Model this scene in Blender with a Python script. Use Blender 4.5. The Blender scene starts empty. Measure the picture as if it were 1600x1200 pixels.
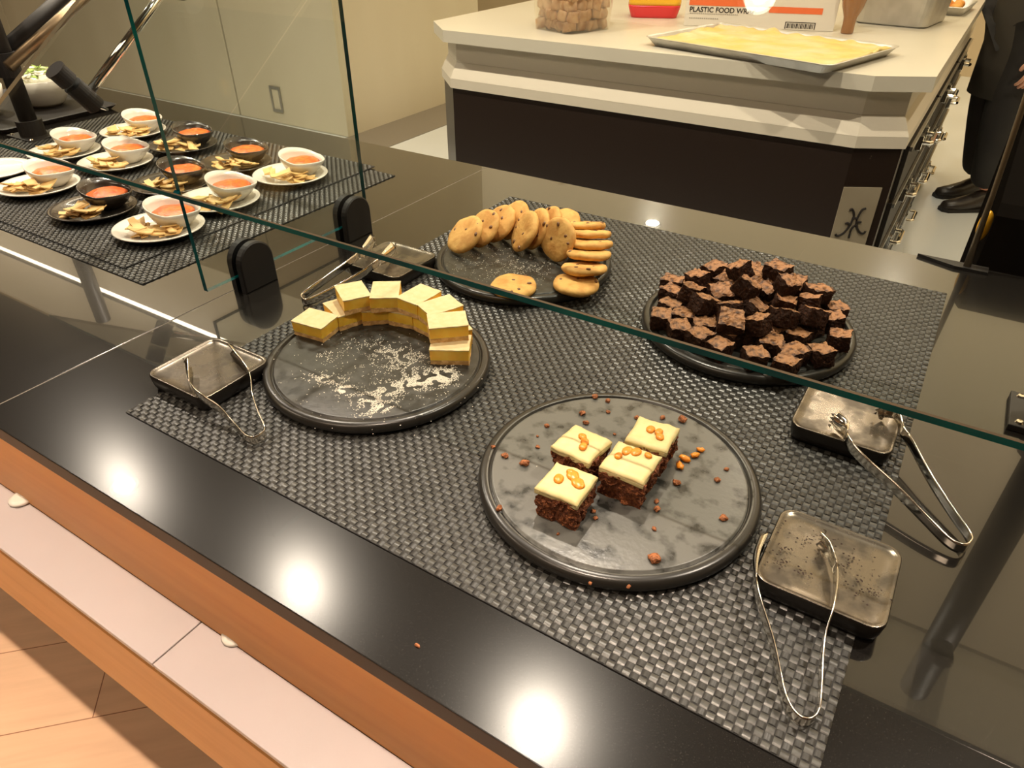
import bpy, bmesh, math, random
from mathutils import Vector, Matrix, noise
C = bpy.context.scene.collection
sc = bpy.context.scene
PI = math.pi
rad = math.radians
Z0 = 0.80            # worktop height above the floor; all z below are measured from the worktop

# ---------------------------------------------------------------- camera
cam_d = bpy.data.cameras.new('camera'); cam = bpy.data.objects.new('camera', cam_d); C.objects.link(cam)
cam_d.sensor_width = 36; cam_d.lens = 1107 / 1600 * 36; cam_d.clip_start = 0.02; cam_d.clip_end = 60
cam.location = (0, 0, 0.58 + Z0); cam.rotation_euler = (rad(90 - 34.82), 0, rad(32.17))
sc.camera = cam
# ---------------------------------------------------------------- world, exposure
w = bpy.data.worlds.new('world'); sc.world = w; w.use_nodes = True
w.node_tree.nodes['Background'].inputs[0].default_value = (1.0, 0.80, 0.55, 1)
w.node_tree.nodes['Background'].inputs[1].default_value = 0.05
sc.view_settings.view_transform = 'Standard'; sc.view_settings.look = 'None'
sc.view_settings.exposure = 0.08; sc.view_settings.gamma = 1; sc.view_settings.use_curve_mapping = False
sc.cycles.max_bounces = 10; sc.cycles.transparent_max_bounces = 24; sc.cycles.glossy_bounces = 5
sc.cycles.caustics_reflective = False; sc.cycles.caustics_refractive = False
sc.cycles.sample_clamp_indirect = 6
try:
    sc.cycles.use_denoising = True
except Exception: pass
# ---------------------------------------------------------------- lights
def area(name, x, y, z, size, power, col, shape='DISK', size_y=None, rot=(0, 0, 0), spread=180):
    l = bpy.data.lights.new(name, 'AREA'); l.shape = shape; l.size = size
    if size_y: l.size_y = size_y
    l.energy = power; l.color = col; l.spread = rad(spread)
    o = bpy.data.objects.new(name, l); C.objects.link(o); o.location = (x, y, z + Z0); o.rotation_euler = rot
    return o
WARM = (1.0, 0.865, 0.70)
COUNTER_LAMPS = [(-3.54, 1.38), (-2.11, 1.40), (-0.76, 1.405), (0.75, 1.38)]
FRONT_LAMPS = [(-2.9, 0.07), (-1.6, 0.07), (-0.3, 0.07), (1.0, 0.07)]
KITCHEN_LAMPS = [(-0.17, 3.88), (-0.16, 6.05), (-2.49, 6.7)]
for x, y in COUNTER_LAMPS: area('counter_downlight', x, y, 2.262, 0.05, 31, WARM, spread=150)
for x, y in FRONT_LAMPS: area('aisle_downlight', x, y, 2.265, 0.07, 12, (1.0, 0.80, 0.62), rot=(rad(-10), 0, 0), spread=52)
for x, y in KITCHEN_LAMPS: area('kitchen_downlight', x, y, 2.25, 0.14, 12, WARM, spread=160)
area('guard_strip_light', -2.45, 1.14, 0.588, 2.5, 3.6, (1.0, 0.84, 0.60), 'RECTANGLE', 0.016, spread=150)
area('added_aisle_fill', -0.8, -1.5, 2.25, 1.6, 34, (1.0, 0.76, 0.55), 'RECTANGLE', 1.0)  # added fill from the aisle side, no fixture behind it
area('added_aisle_fill', -3.6, -1.3, 2.25, 1.6, 46, (1.0, 0.80, 0.58), 'RECTANGLE', 1.0)  # second added fill, brightens the partition and left end

# ---------------------------------------------------------------- materials
def mat(name, col, rough=0.5, metal=0.0, ior=1.5, coat=0.0, coat_r=0.03, trans=0.0, sss=0.0, spec=0.5, emit=None, es=0.0):
    m = bpy.data.materials.new(name); m.use_nodes = True
    b = m.node_tree.nodes['Principled BSDF']
    b.inputs['Base Color'].default_value = (*col, 1); b.inputs['Roughness'].default_value = rough
    b.inputs['Metallic'].default_value = metal; b.inputs['IOR'].default_value = ior
    b.inputs['Coat Weight'].default_value = coat; b.inputs['Coat Roughness'].default_value = coat_r
    b.inputs['Transmission Weight'].default_value = trans
    b.inputs['Specular IOR Level'].default_value = spec
    if sss: b.inputs['Subsurface Weight'].default_value = sss; b.inputs['Subsurface Scale'].default_value = 0.006
    if emit: b.inputs['Emission Color'].default_value = (*emit, 1); b.inputs['Emission Strength'].default_value = es
    return m
def nmix(m, col2, scale=20, lo=0.4, hi=0.6, detail=4, bump=0.0, bscale=None, rough2=None, obj=True, stretch=None, bdist=0.002, kind='noise'):
    """procedural colour / roughness variation and bump on a principled material"""
    nt = m.node_tree; N = nt.nodes; L = nt.links; b = N['Principled BSDF']
    tc = N.new('ShaderNodeTexCoord'); src = tc.outputs['Object']
    if stretch:
        mp = N.new('ShaderNodeMapping'); mp.inputs['Scale'].default_value = stretch; L.new(src, mp.inputs['Vector']); src = mp.outputs['Vector']
    if kind == 'voronoi':
        n = N.new('ShaderNodeTexVoronoi'); out = n.outputs['Distance']
    else:
        n = N.new('ShaderNodeTexNoise'); n.inputs['Detail'].default_value = detail; out = n.outputs['Fac']
    n.inputs['Scale'].default_value = scale; L.new(src, n.inputs['Vector'])
    r = N.new('ShaderNodeMapRange'); r.inputs['From Min'].default_value = lo; r.inputs['From Max'].default_value = hi
    L.new(out, r.inputs['Value'])
    if col2 is not None:
        mx = N.new('ShaderNodeMix'); mx.data_type = 'RGBA'
        mx.inputs['A'].default_value = b.inputs['Base Color'].default_value[:]; mx.inputs['B'].default_value = (*col2, 1)
        L.new(r.outputs['Result'], mx.inputs['Factor']); L.new(mx.outputs['Result'], b.inputs['Base Color'])
    if rough2 is not None:
        m2 = N.new('ShaderNodeMapRange'); m2.inputs['To Min'].default_value = b.inputs['Roughness'].default_value; m2.inputs['To Max'].default_value = rough2
        L.new(r.outputs['Result'], m2.inputs['Value']); L.new(m2.outputs['Result'], b.inputs['Roughness'])
    if bump:
        n2 = N.new('ShaderNodeTexNoise'); n2.inputs['Scale'].default_value = bscale or scale; n2.inputs['Detail'].default_value = 4
        L.new(src, n2.inputs['Vector'])
        bp = N.new('ShaderNodeBump'); bp.inputs['Strength'].default_value = bump; bp.inputs['Distance'].default_value = bdist
        L.new(n2.outputs['Fac'], bp.inputs['Height']); L.new(bp.outputs['Normal'], b.inputs['Normal'])
    return m
def glass_mat(name, tint=(0.93, 0.975, 0.955), lo=0.035, amount=0.9):
    m = bpy.data.materials.new(name); m.use_nodes = True; nt = m.node_tree; N = nt.nodes; L = nt.links; N.clear()
    o = N.new('ShaderNodeOutputMaterial'); mix = N.new('ShaderNodeMixShader'); t = N.new('ShaderNodeBsdfTransparent'); g = N.new('ShaderNodeBsdfGlossy')
    t.inputs[0].default_value = (*tint, 1); g.inputs['Roughness'].default_value = 0.0; g.inputs[0].default_value = (1, 1, 1, 1)
    lw = N.new('ShaderNodeLayerWeight'); lw.inputs['Blend'].default_value = 0.5
    p = N.new('ShaderNodeMath'); p.operation = 'POWER'; p.inputs[1].default_value = 5
    q = N.new('ShaderNodeMath'); q.operation = 'MULTIPLY_ADD'; q.inputs[1].default_value = amount; q.inputs[2].default_value = lo
    L.new(lw.outputs['Facing'], p.inputs[0]); L.new(p.outputs[0], q.inputs[0]); L.new(q.outputs[0], mix.inputs[0])
    L.new(t.outputs[0], mix.inputs[1]); L.new(g.outputs[0], mix.inputs[2]); L.new(mix.outputs[0], o.inputs[0])
    return m

M = {}
M['stone'] = nmix(mat('black_stone', (0.008, 0.007, 0.006), 0.20, coat=0.9, coat_r=0.02, spec=0.28), (0.035, 0.031, 0.026), scale=900, lo=0.62, hi=0.75, detail=1)
M['stone_edge'] = mat('honed_stone_edge', (0.012, 0.009, 0.007), 0.5, spec=0.25)
M['stone_seam'] = mat('stone_seam', (0.16, 0.13, 0.10), 0.5)
M['terracotta'] = nmix(mat('terracotta_laminate', (0.68, 0.33, 0.10), 0.5), (0.60, 0.27, 0.075), scale=3, lo=0.3, hi=0.7, stretch=(1, 1, 12))
M['fascia'] = nmix(mat('oak_fascia', (0.66, 0.36, 0.13), 0.45), (0.56, 0.28, 0.09), scale=3, lo=0.3, hi=0.7, stretch=(1, 6, 14))
M['ledge'] = nmix(mat('pale_ledge_stone', (0.52, 0.465, 0.46), 0.35), (0.47, 0.42, 0.415), scale=4, lo=0.35, hi=0.65)
M['lip_shadow'] = mat('painted_lip_shadow', (0.22, 0.09, 0.045), 0.6)  # dark tone for the shadow below the ledge lip
M['cab_beige'] = nmix(mat('beige_panel', (0.72, 0.65, 0.49), 0.45), (0.66, 0.59, 0.43), scale=2.2, lo=0.35, hi=0.65, stretch=(1, 1, .3))
M['gap'] = mat('panel_gap', (0.03, 0.018, 0.01), 0.7)
M['band'] = mat('taupe_band', (0.22, 0.19, 0.15), 0.5)
M['island_white'] = nmix(mat('cream_solid_surface', (0.66, 0.61, 0.49), 0.28), (0.62, 0.57, 0.46), scale=3, lo=0.3, hi=0.7)
M['island_apron'] = mat('cream_apron', (0.66, 0.59, 0.47), 0.45)
M['island_black'] = nmix(mat('espresso_panel', (0.018, 0.0105, 0.0075), 0.35), (0.16, 0.12, 0.09), scale=70, lo=0.735, hi=0.78, detail=6)
M['steel'] = nmix(mat('brushed_steel', (0.55, 0.53, 0.49), 0.32, metal=1), (0.48, 0.46, 0.42), scale=60, stretch=(1, 1, 20))
M['alu'] = nmix(mat('aluminium_pan', (0.62, 0.60, 0.56), 0.42, metal=0.85), (0.52, 0.50, 0.46), scale=14)
M['chrome'] = mat('chrome', (0.85, 0.83, 0.78), 0.07, metal=1)
M['tong'] = mat('tong_steel', (0.82, 0.78, 0.70), 0.13, metal=1)
M['black_metal'] = mat('black_powder_coat', (0.010, 0.008, 0.007), 0.5)
M['black_matte'] = mat('matte_black', (0.005, 0.0042, 0.0035), 0.9, spec=0.0)
M['black_rubber'] = mat('black_rubber', (0.006, 0.005, 0.005), 0.55)
M['bronze'] = mat('bronze_trim', (0.24, 0.18, 0.11), 0.35, metal=0.8)
M['drawer'] = mat('dark_drawer_front', (0.02, 0.016, 0.012), 0.5, spec=0.2)
M['glass'] = glass_mat('guard_glass', tint=(0.965, 0.985, 0.975), lo=0.034)
M['glass_edge'] = nmix(mat('glass_edge', (0.0, 0.11, 0.105), 0.18), (0.0, 0.055, 0.065), scale=9, lo=0.4, hi=0.6, detail=2)
M['edge_strip'] = mat('polished_edge', (0.55, 0.46, 0.32), 0.2, metal=0.6)
M['bin_plastic'] = glass_mat('clear_plastic', tint=(0.96, 0.95, 0.92), lo=0.05)
M['board'] = nmix(mat('charcoal_board', (0.018, 0.017, 0.014), 0.30), (0.050, 0.048, 0.040), scale=60, lo=0.42, hi=0.72, detail=8, rough2=0.50, bump=0.12, bscale=140)
M['board_worn'] = nmix(mat('worn_charcoal_board', (0.125, 0.124, 0.112), 0.32), (0.024, 0.024, 0.021), scale=45, lo=0.50, hi=0.68, detail=10, rough2=0.26, bump=0.15, bscale=160)
M['rim_groove_shade'] = mat('black_rim_groove_shade', (0.020, 0.018, 0.015), 0.28)  # rim's own black, also used as painted shade in the groove
M['dish'] = nmix(mat('pewter_glaze', (0.18, 0.155, 0.12), 0.24, metal=0.75), (0.075, 0.064, 0.05), scale=35, lo=0.45, hi=0.65, rough2=0.36, detail=6)
M['dish_side'] = mat('black_glaze', (0.012, 0.010, 0.008), 0.3)
M['weave'] = nmix(mat('vinyl_weave', (0.068, 0.068, 0.061), 0.33), (0.036, 0.035, 0.031), scale=160, lo=0.35, hi=0.65, stretch=(1, 1, 1))
M['weave2'] = nmix(mat('vinyl_weave_shaded', (0.024, 0.023, 0.020), 0.42), (0.013, 0.012, 0.010), scale=160, lo=0.35, hi=0.65)  # darker copy of the weave, shading of the cross strips painted in
M['weave_base'] = mat('weave_backing', (0.008, 0.007, 0.006), 0.7)
M['lemon'] = nmix(mat('lemon_curd', (1.0, 0.66, 0.09), 0.35, sss=0.4), (0.98, 0.58, 0.06), scale=60, lo=0.4, hi=0.6)
M['lemon_crust'] = nmix(mat('shortbread', (0.80, 0.52, 0.22), 0.8), (0.62, 0.36, 0.13), scale=160, bump=0.5, bscale=300)
M['sugar'] = nmix(mat('sugar_top', (0.74, 0.60, 0.34), 0.6), (0.72, 0.55, 0.28), scale=80, bump=0.2, bscale=200)
M['powder'] = mat('powdered_sugar', (0.66, 0.62, 0.52), 0.9)
M['cookie'] = nmix(mat('cookie_dough', (0.68, 0.39, 0.11), 0.75), (0.54, 0.26, 0.06), scale=55, lo=0.42, hi=0.68, detail=6, bump=0.5, bscale=130)
M['choc_chip'] = mat('chocolate_chip', (0.17, 0.075, 0.03), 0.4)
M['brownie_top'] = nmix(mat('brownie_crackle', (0.36, 0.17, 0.075), 0.5, spec=0.35), (0.07, 0.026, 0.012), scale=110, lo=0.44, hi=0.62, detail=6, bump=0.7, bscale=190)
M['brownie'] = nmix(mat('brownie_side', (0.024, 0.009, 0.005), 0.65, spec=0.12), (0.075, 0.028, 0.012), scale=230, lo=0.52, hi=0.72, detail=6, bump=0.8, bscale=320)
M['sponge'] = nmix(mat('carrot_sponge', (0.13, 0.035, 0.011), 0.8), (0.30, 0.095, 0.026), scale=230, lo=0.42, hi=0.7, detail=6, bump=1.0, bscale=260, bdist=0.004)
M['frost'] = nmix(mat('cream_frosting', (0.70, 0.59, 0.29), 0.55, sss=0.1), (0.66, 0.55, 0.25), scale=70, bump=0.35, bscale=120)
M['apricot'] = mat('apricot_piece', (0.78, 0.27, 0.02), 0.28, sss=0.3)
M['crumb'] = nmix(mat('cake_crumb', (0.38, 0.13, 0.04), 0.75), (0.16, 0.05, 0.015), scale=2.5)
M['crumb_dark'] = mat('dark_crumb', (0.03, 0.014, 0.008), 0.7)
M['white_china'] = mat('white_china', (0.74, 0.70, 0.62), 0.18, coat=0.4)
M['black_china'] = mat('black_china', (0.035, 0.028, 0.022), 0.22, coat=0.5)
M['dip'] = nmix(mat('red_pepper_dip', (0.78, 0.17, 0.02), 0.35), (0.66, 0.10, 0.012), scale=90, bump=0.6, bscale=90, bdist=0.004)
M['chip'] = nmix(mat('pita_chip', (0.74, 0.50, 0.20), 0.6), (0.62, 0.33, 0.09), scale=45, lo=0.5, hi=0.75, bump=0.3)
M['salad'] = nmix(mat('salad_leaf', (0.35, 0.55, 0.10), 0.5), (0.62, 0.72, 0.32), scale=40)
M['person_black'] = nmix(mat('black_cloth', (0.014, 0.012, 0.011), 0.8), (0.02, 0.018, 0.016), scale=8)
M['person_apron'] = mat('charcoal_cloth', (0.045, 0.038, 0.028), 0.85)
M['skin'] = mat('skin', (0.72, 0.38, 0.25), 0.5, sss=0.15)
M['hair'] = mat('dark_hair', (0.02, 0.012, 0.008), 0.6)
M['shoe'] = mat('black_leather', (0.03, 0.024, 0.02), 0.35)
M['carton'] = mat('white_carton', (0.72, 0.66, 0.56), 0.6)
M['carton_red'] = mat('orange_red_print', (0.80, 0.16, 0.045), 0.55)
M['ink'] = mat('black_ink', (0.02, 0.016, 0.014), 0.7, spec=0.2)
M['ink_grey'] = mat('grey_ink', (0.30, 0.27, 0.23), 0.6)
M['bag_red'] = mat('red_film', (0.70, 0.035, 0.04), 0.25)
M['bag_yellow'] = mat('yellow_film', (0.85, 0.48, 0.03), 0.25)
M['amber'] = mat('amber_plastic', (0.28, 0.12, 0.035), 0.12, coat=0.6)
M['crouton'] = nmix(mat('toasted_bread', (0.74, 0.47, 0.26), 0.75), (0.52, 0.25, 0.10), scale=30, lo=0.45, hi=0.7)
M['custard'] = nmix(mat('egg_sheet', (0.66, 0.48, 0.13), 0.4), (0.68, 0.55, 0.28), scale=9, lo=0.4, hi=0.65, bump=0.4, bscale=14, bdist=0.01)
M['parchment'] = mat('parchment', (0.84, 0.78, 0.62), 0.6)
M['pastry'] = nmix(mat('golden_pastry', (0.80, 0.38, 0.06), 0.6), (0.6, 0.2, 0.03), scale=30)
M['yellow'] = mat('yellow_plastic', (0.85, 0.42, 0.02), 0.35)
M['plate_metal'] = nmix(mat('satin_nickel_plate', (0.44, 0.37, 0.26), 0.4, metal=0.3), (0.38, 0.31, 0.21), scale=6)
M['floor_kitchen'] = nmix(mat('pale_grey_floor', (0.72, 0.75, 0.76), 0.25), (0.66, 0.69, 0.70), scale=1.5, lo=0.35, hi=0.65)
M['ceiling_dark'] = mat('dark_ceiling', (0.035, 0.028, 0.022), 0.8)
M['ceiling_light'] = mat('cream_ceiling', (0.78, 0.66, 0.44), 0.8)
M['wall'] = nmix(mat('warm_wall', (0.64, 0.52, 0.35), 0.7), (0.60, 0.48, 0.32), scale=2)
M['wall_dark'] = mat('dark_wall', (0.10, 0.07, 0.045), 0.7)
M['lamp_glow'] = mat('lamp_lens', (1, 1, 1), 0.5, emit=(1, 0.88, 0.68), es=15)
M['luminous'] = mat('added_ceiling_glow', (0.8, 0.75, 0.6), 0.6, emit=(1.0, 0.75, 0.43), es=0.92)  # added glow, makes the ceiling bright in the counter's reflection
M['lamp_trim'] = mat('lamp_trim', (0.6, 0.6, 0.58), 0.4)
# customer floor: large wood-look tiles laid at an angle
def wood_floor():
    m = mat('wood_look_tile', (0.72, 0.42, 0.24), 0.4); nt = m.node_tree; N = nt.nodes; L = nt.links; b = N['Principled BSDF']
    tc = N.new('ShaderNodeTexCoord'); mp = N.new('ShaderNodeMapping'); mp.inputs['Rotation'].default_value = (0, 0, rad(-45)); mp.inputs['Location'].default_value = (0.035, 0.06, 0)
    L.new(tc.outputs['Object'], mp.inputs['Vector'])
    br = N.new('ShaderNodeTexBrick'); br.offset = 0.5
    br.inputs['Scale'].default_value = 1; br.inputs['Brick Width'].default_value = 0.62; br.inputs['Row Height'].default_value = 0.205
    br.inputs['Mortar Size'].default_value = 0.0012
    br.inputs['Color1'].default_value = (0.76, 0.50, 0.32, 1); br.inputs['Color2'].default_value = (0.70, 0.44, 0.27, 1); br.inputs['Mortar'].default_value = (0.26, 0.11, 0.05, 1)
    L.new(mp.outputs['Vector'], br.inputs['Vector'])
    n = N.new('ShaderNodeTexNoise'); n.inputs['Scale'].default_value = 4; n.inputs['Detail'].default_value = 5
    m2 = N.new('ShaderNodeMapping'); m2.inputs['Scale'].default_value = (1, 9, 1); L.new(mp.outputs['Vector'], m2.inputs['Vector']); L.new(m2.outputs['Vector'], n.inputs['Vector'])
    mx = N.new('ShaderNodeMix'); mx.data_type = 'RGBA'; mx.blend_type = 'MULTIPLY'; mx.inputs['Factor'].default_value = 0.35
    L.new(br.outputs['Color'], mx.inputs['A']); L.new(n.outputs['Fac'], mx.inputs['B']); L.new(mx.outputs['Result'], b.inputs['Base Color'])
    return m
M['floor_wood'] = wood_floor()

# ---------------------------------------------------------------- helpers
def link(name, bm, m, parent=None, loc=(0, 0, 0), rot=(0, 0, 0), smooth=False, mats=None):
    me = bpy.data.meshes.new(name)
    if isinstance(bm, tuple): me.from_pydata(*bm)
    else: bm.normal_update(); bm.to_mesh(me); bm.free()
    for k in (mats or [m]): me.materials.append(k)
    if smooth: me.polygons.foreach_set('use_smooth', [True] * len(me.polygons))
    o = bpy.data.objects.new(name, me); C.objects.link(o)
    if parent: o.parent = parent; o.location = loc
    else: o.location = (loc[0], loc[1], loc[2] + Z0)
    o.rotation_euler = rot
    return o
def tag(o, label, cat, group=None, kind=None):
    o['label'] = label; o['category'] = cat
    if group: o['group'] = group
    if kind: o['kind'] = kind
    return o
def struct(o): o['kind'] = 'structure'; return o
def thing(name, label, cat, loc=(0, 0, 0), rot=(0, 0, 0), group=None):
    o = bpy.data.objects.new(name, None); C.objects.link(o); o.empty_display_size = 0.03
    o.location = (loc[0], loc[1], loc[2] + Z0); o.rotation_euler = rot
    return tag(o, label, cat, group)
def dup(o, loc=None, rot=None, label=None, group=None, parent=None, scale=None):
    c = o.copy(); C.objects.link(c); c.parent = parent
    if loc is not None: c.location = (loc[0], loc[1], loc[2] + (0 if parent else Z0))
    if rot is not None: c.rotation_euler = rot
    if label: c['label'] = label
    if group: c['group'] = group
    if scale: c.scale = scale
    for ch in list(o.children): dup(ch, parent=c)
    return c
def box(bm, x0, x1, y0, y1, z0, z1, mi=0, bev=0.0):
    vs = [bm.verts.new((x, y, z)) for z in (z0, z1) for x, y in ((x0, y0), (x1, y0), (x1, y1), (x0, y1))]
    fs = [(0, 3, 2, 1), (4, 5, 6, 7), (0, 1, 5, 4), (1, 2, 6, 5), (2, 3, 7, 6), (3, 0, 4, 7)]
    F = [bm.faces.new([vs[i] for i in f]) for f in fs]
    for f in F: f.material_index = mi
    if bev:
        es = list({e for f in F for e in f.edges}); r = bmesh.ops.bevel(bm, geom=es, offset=bev, segments=2, affect='EDGES', profile=0.6)
        for f in r['faces']: f.material_index = mi
    return F
def prism(bm, pts, z0, z1, mi=0, top=None):
    """extruded polygon; pts counter-clockwise; top = optional other outline for the upper face"""
    top = top or pts
    a = [bm.verts.new((x, y, z0)) for x, y in pts]; b = [bm.verts.new((x, y, z1)) for x, y in top]; n = len(pts)
    F = [bm.faces.new(a[::-1]), bm.faces.new(b)] + [bm.faces.new((a[i], a[(i + 1) % n], b[(i + 1) % n], b[i])) for i in range(n)]
    for f in F: f.material_index = mi
    return F
def lathe(bm, prof, seg=48, mi=0, shape=None):
    rings = []
    for r, z in prof:
        if r < 1e-6: rings.append([bm.verts.new((0, 0, z))])
        else:
            ring = []
            for k in range(seg):
                a = 2 * PI * k / seg; x, y, zz = r * math.cos(a), r * math.sin(a), z
                if shape: x, y, zz = shape(x, y, zz, a, r)
                ring.append(bm.verts.new((x, y, zz)))
            rings.append(ring)
    for A, B in zip(rings, rings[1:]):
        for k in range(seg):
            j = (k + 1) % seg
            if len(A) == 1: f = bm.faces.new((A[0], B[k], B[j]))
            elif len(B) == 1: f = bm.faces.new((A[k], B[0], A[j])) if False else bm.faces.new((A[k], A[j], B[0]))
            else: f = bm.faces.new((A[k], A[j], B[j], B[k]))
            f.material_index = mi
    bmesh.ops.recalc_face_normals(bm, faces=bm.faces)
def tube(bm, pts, r, seg=10, mi=0, caps=True):
    pts = [Vector(p) for p in pts]; rings = []; up = Vector((0, 0, 1))
    for i, p in enumerate(pts):
        t = (pts[min(i + 1, len(pts) - 1)] - pts[max(i - 1, 0)]).normalized()
        u = t.cross(up)
        if u.length < 1e-3: u = t.cross(Vector((1, 0, 0)))
        u.normalize(); v = t.cross(u).normalized(); rr = r[i] if isinstance(r, (list, tuple)) else r
        rings.append([bm.verts.new(p + u * rr * math.cos(2 * PI * k / seg) + v * rr * math.sin(2 * PI * k / seg)) for k in range(seg)])
    for A, B in zip(rings, rings[1:]):
        for k in range(seg):
            f = bm.faces.new((A[k], A[(k + 1) % seg], B[(k + 1) % seg], B[k])); f.material_index = mi
    if caps:
        bm.faces.new(rings[0][::-1]).material_index = mi; bm.faces.new(rings[-1]).material_index = mi
    bmesh.ops.recalc_face_normals(bm, faces=bm.faces)
def NB(): return bmesh.new()
def rrect(w, h, r, n=5):
    out = []
    for cx, cy, a0 in ((w / 2 - r, h / 2 - r, 0), (-w / 2 + r, h / 2 - r, 90), (-w / 2 + r, -h / 2 + r, 180), (w / 2 - r, -h / 2 + r, 270)):
        for k in range(n + 1):
            a = rad(a0 + 90 * k / n); out.append((cx + r * math.cos(a), cy + r * math.sin(a)))
    return out
def loft(bm, rings, mi=0, cap0=True, cap1=True):
    R = [[bm.verts.new(p) for p in r] for r in rings]; n = len(R[0])
    for A, B in zip(R, R[1:]):
        for k in range(n):
            f = bm.faces.new((A[k], A[(k + 1) % n], B[(k + 1) % n], B[k])); f.material_index = mi
    if cap0: bm.faces.new(R[0][::-1]).material_index = mi
    if cap1: bm.faces.new(R[-1]).material_index = mi
    bmesh.ops.recalc_face_normals(bm, faces=bm.faces)
def spline(pts, sub=6):
    P = [Vector(p) for p in pts]; out = []
    for i in range(len(P) - 1):
        p0, p1, p2, p3 = P[max(i - 1, 0)], P[i], P[i + 1], P[min(i + 2, len(P) - 1)]
        for k in range(sub):
            t = k / sub
            out.append(0.5 * ((2 * p1) + (-p0 + p2) * t + (2 * p0 - 5 * p1 + 4 * p2 - p3) * t * t + (-p0 + 3 * p1 - 3 * p2 + p3) * t ** 3))
    out.append(P[-1]); return out

# ================================================================ ROOM SHELL
FZ = -Z0
bm = NB(); box(bm, -11, 5, -3, 0.9, FZ - 0.05, FZ); o = struct(link('floor', bm, M['floor_wood']))
bm = NB(); box(bm, -11, 5, 0.9, 8, FZ - 0.05, FZ); o = struct(link('floor', bm, M['floor_kitchen']))
bm = NB(); box(bm, -11, 5, -3, 2.3, 2.3, 2.36); struct(link('ceiling', bm, M['ceiling_dark']))
bm = NB(); box(bm, -11, 5, 2.3, 8, 2.3, 2.36); struct(link('ceiling', bm, M['ceiling_light']))
bm = NB(); box(bm, -11, 5, 8, 8.1, FZ, 2.3); struct(link('wall_back', bm, M['wall']))
bm = NB(); box(bm, -11, 5, -3.1, -3, FZ, 2.3); struct(link('wall_front', bm, M['wall_dark']))
bm = NB(); box(bm, -11.1, -11, -3, 8, FZ, 2.3); struct(link('wall_left', bm, M['wall_dark']))
bm = NB(); box(bm, 5, 5.1, -3, 8, FZ, 2.3); struct(link('wall_right', bm, M['wall']))
# beige panelled partition standing on the floor behind the left half of the counter
bm = NB(); box(bm, -10.9, -3.60, 3.60, 5.15, FZ, 2.3); struct(link('wall_rear_left', bm, M['gap']))
xs = [-10.9, -7.6, -4.655, -3.57]
t = thing('wall_panelling', 'tall beige laminate wall panels behind the left part of the counter', 'wall panelling', (-4.2, 3.58, 0))
t['kind'] = 'structure'
for a, b in zip(xs, xs[1:]):
    bm = NB(); box(bm, a + 0.009 + 4.2, b - (0.009 if b < -3.7 else 0) + 4.2, 0.0, 0.0199, FZ + 0.002, 2.3, bev=0.002); link('panel', bm, M['cab_beige'], t)
bm = NB(); box(bm, 0.6001, 0.63, 0.0201, 1.59, FZ + 0.002, 2.3); link('side_panel', bm, M['cab_beige'], t)
bm = NB(); box(bm, -3.569, -3.19, 3.2, 5.2, FZ, FZ + 0.004); struct(link('floor_band_1', bm, M['band']))  # flat taupe strip on the floor along the partition
# outlet on the partition
t = thing('wall_outlet', 'small rectangular steel outlet plate low on the beige panel', 'outlet', (-4.22, 3.578, -0.63))
bm = NB()
for a in ((-0.052, -0.036, -0.086, 0.086), (0.036, 0.052, -0.086, 0.086), (-0.036, 0.036, 0.068, 0.086), (-0.036, 0.036, -0.086, -0.068)):
    box(bm, a[0], a[1], -0.008, 0, a[2], a[3])
link('frame', bm, M['steel'], t)
bm = NB(); box(bm, -0.036, 0.036, -0.002, 0, -0.068, 0.068); link('socket_face', bm, M['cab_beige'], t)
# glowing panels added under the kitchen ceiling for the tan counter reflection
lc = None
for ix in range(8):
    for iy in range(3):
        x0, y0 = -11 + ix * 2.0, 2.32 + iy * 1.89
        if lc is None:
            bm = NB(); box(bm, 0, 1.999, 0, 1.889, 2.275, 2.2995); lc = o = tag(link('added_glow_panel', bm, M['luminous']), 'large glowing cream panel added under the kitchen ceiling to light the counter', 'ceiling light', 'added glowing ceiling panels')
        else: o = dup(lc)
        o.location = (x0, y0, Z0)

# ceiling lamps
def downlight(x, y, r, label, group):
    t = thing('downlight', label, 'ceiling light', (x, y, 2.254 if y > 2.3 else 2.272), group=group)
    bm = NB(); lathe(bm, [(r * 1.1, 0.02), (r * 1.45, 0.02), (r * 1.5, -0.004), (r * 1.12, -0.006), (r * 1.1, 0.02)], 28); link('trim_ring', bm, M['lamp_trim'], t)
    bm = NB(); lathe(bm, [(0, 0.012), (r * 1.1, 0.012), (r * 1.1, 0.018), (0, 0.018)], 28); link('lens', bm, M['lamp_glow'], t)
for x, y in COUNTER_LAMPS: downlight(x, y, 0.052, 'round recessed ceiling downlight over the black food counter', 'downlights over the counter')
for x, y in FRONT_LAMPS: downlight(x, y, 0.04, 'small recessed ceiling downlight over the customer edge of the counter', 'downlights over the customer edge')
for x, y in KITCHEN_LAMPS: downlight(x, y, 0.06, 'round recessed ceiling downlight over the kitchen island', 'downlights over the kitchen')

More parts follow.
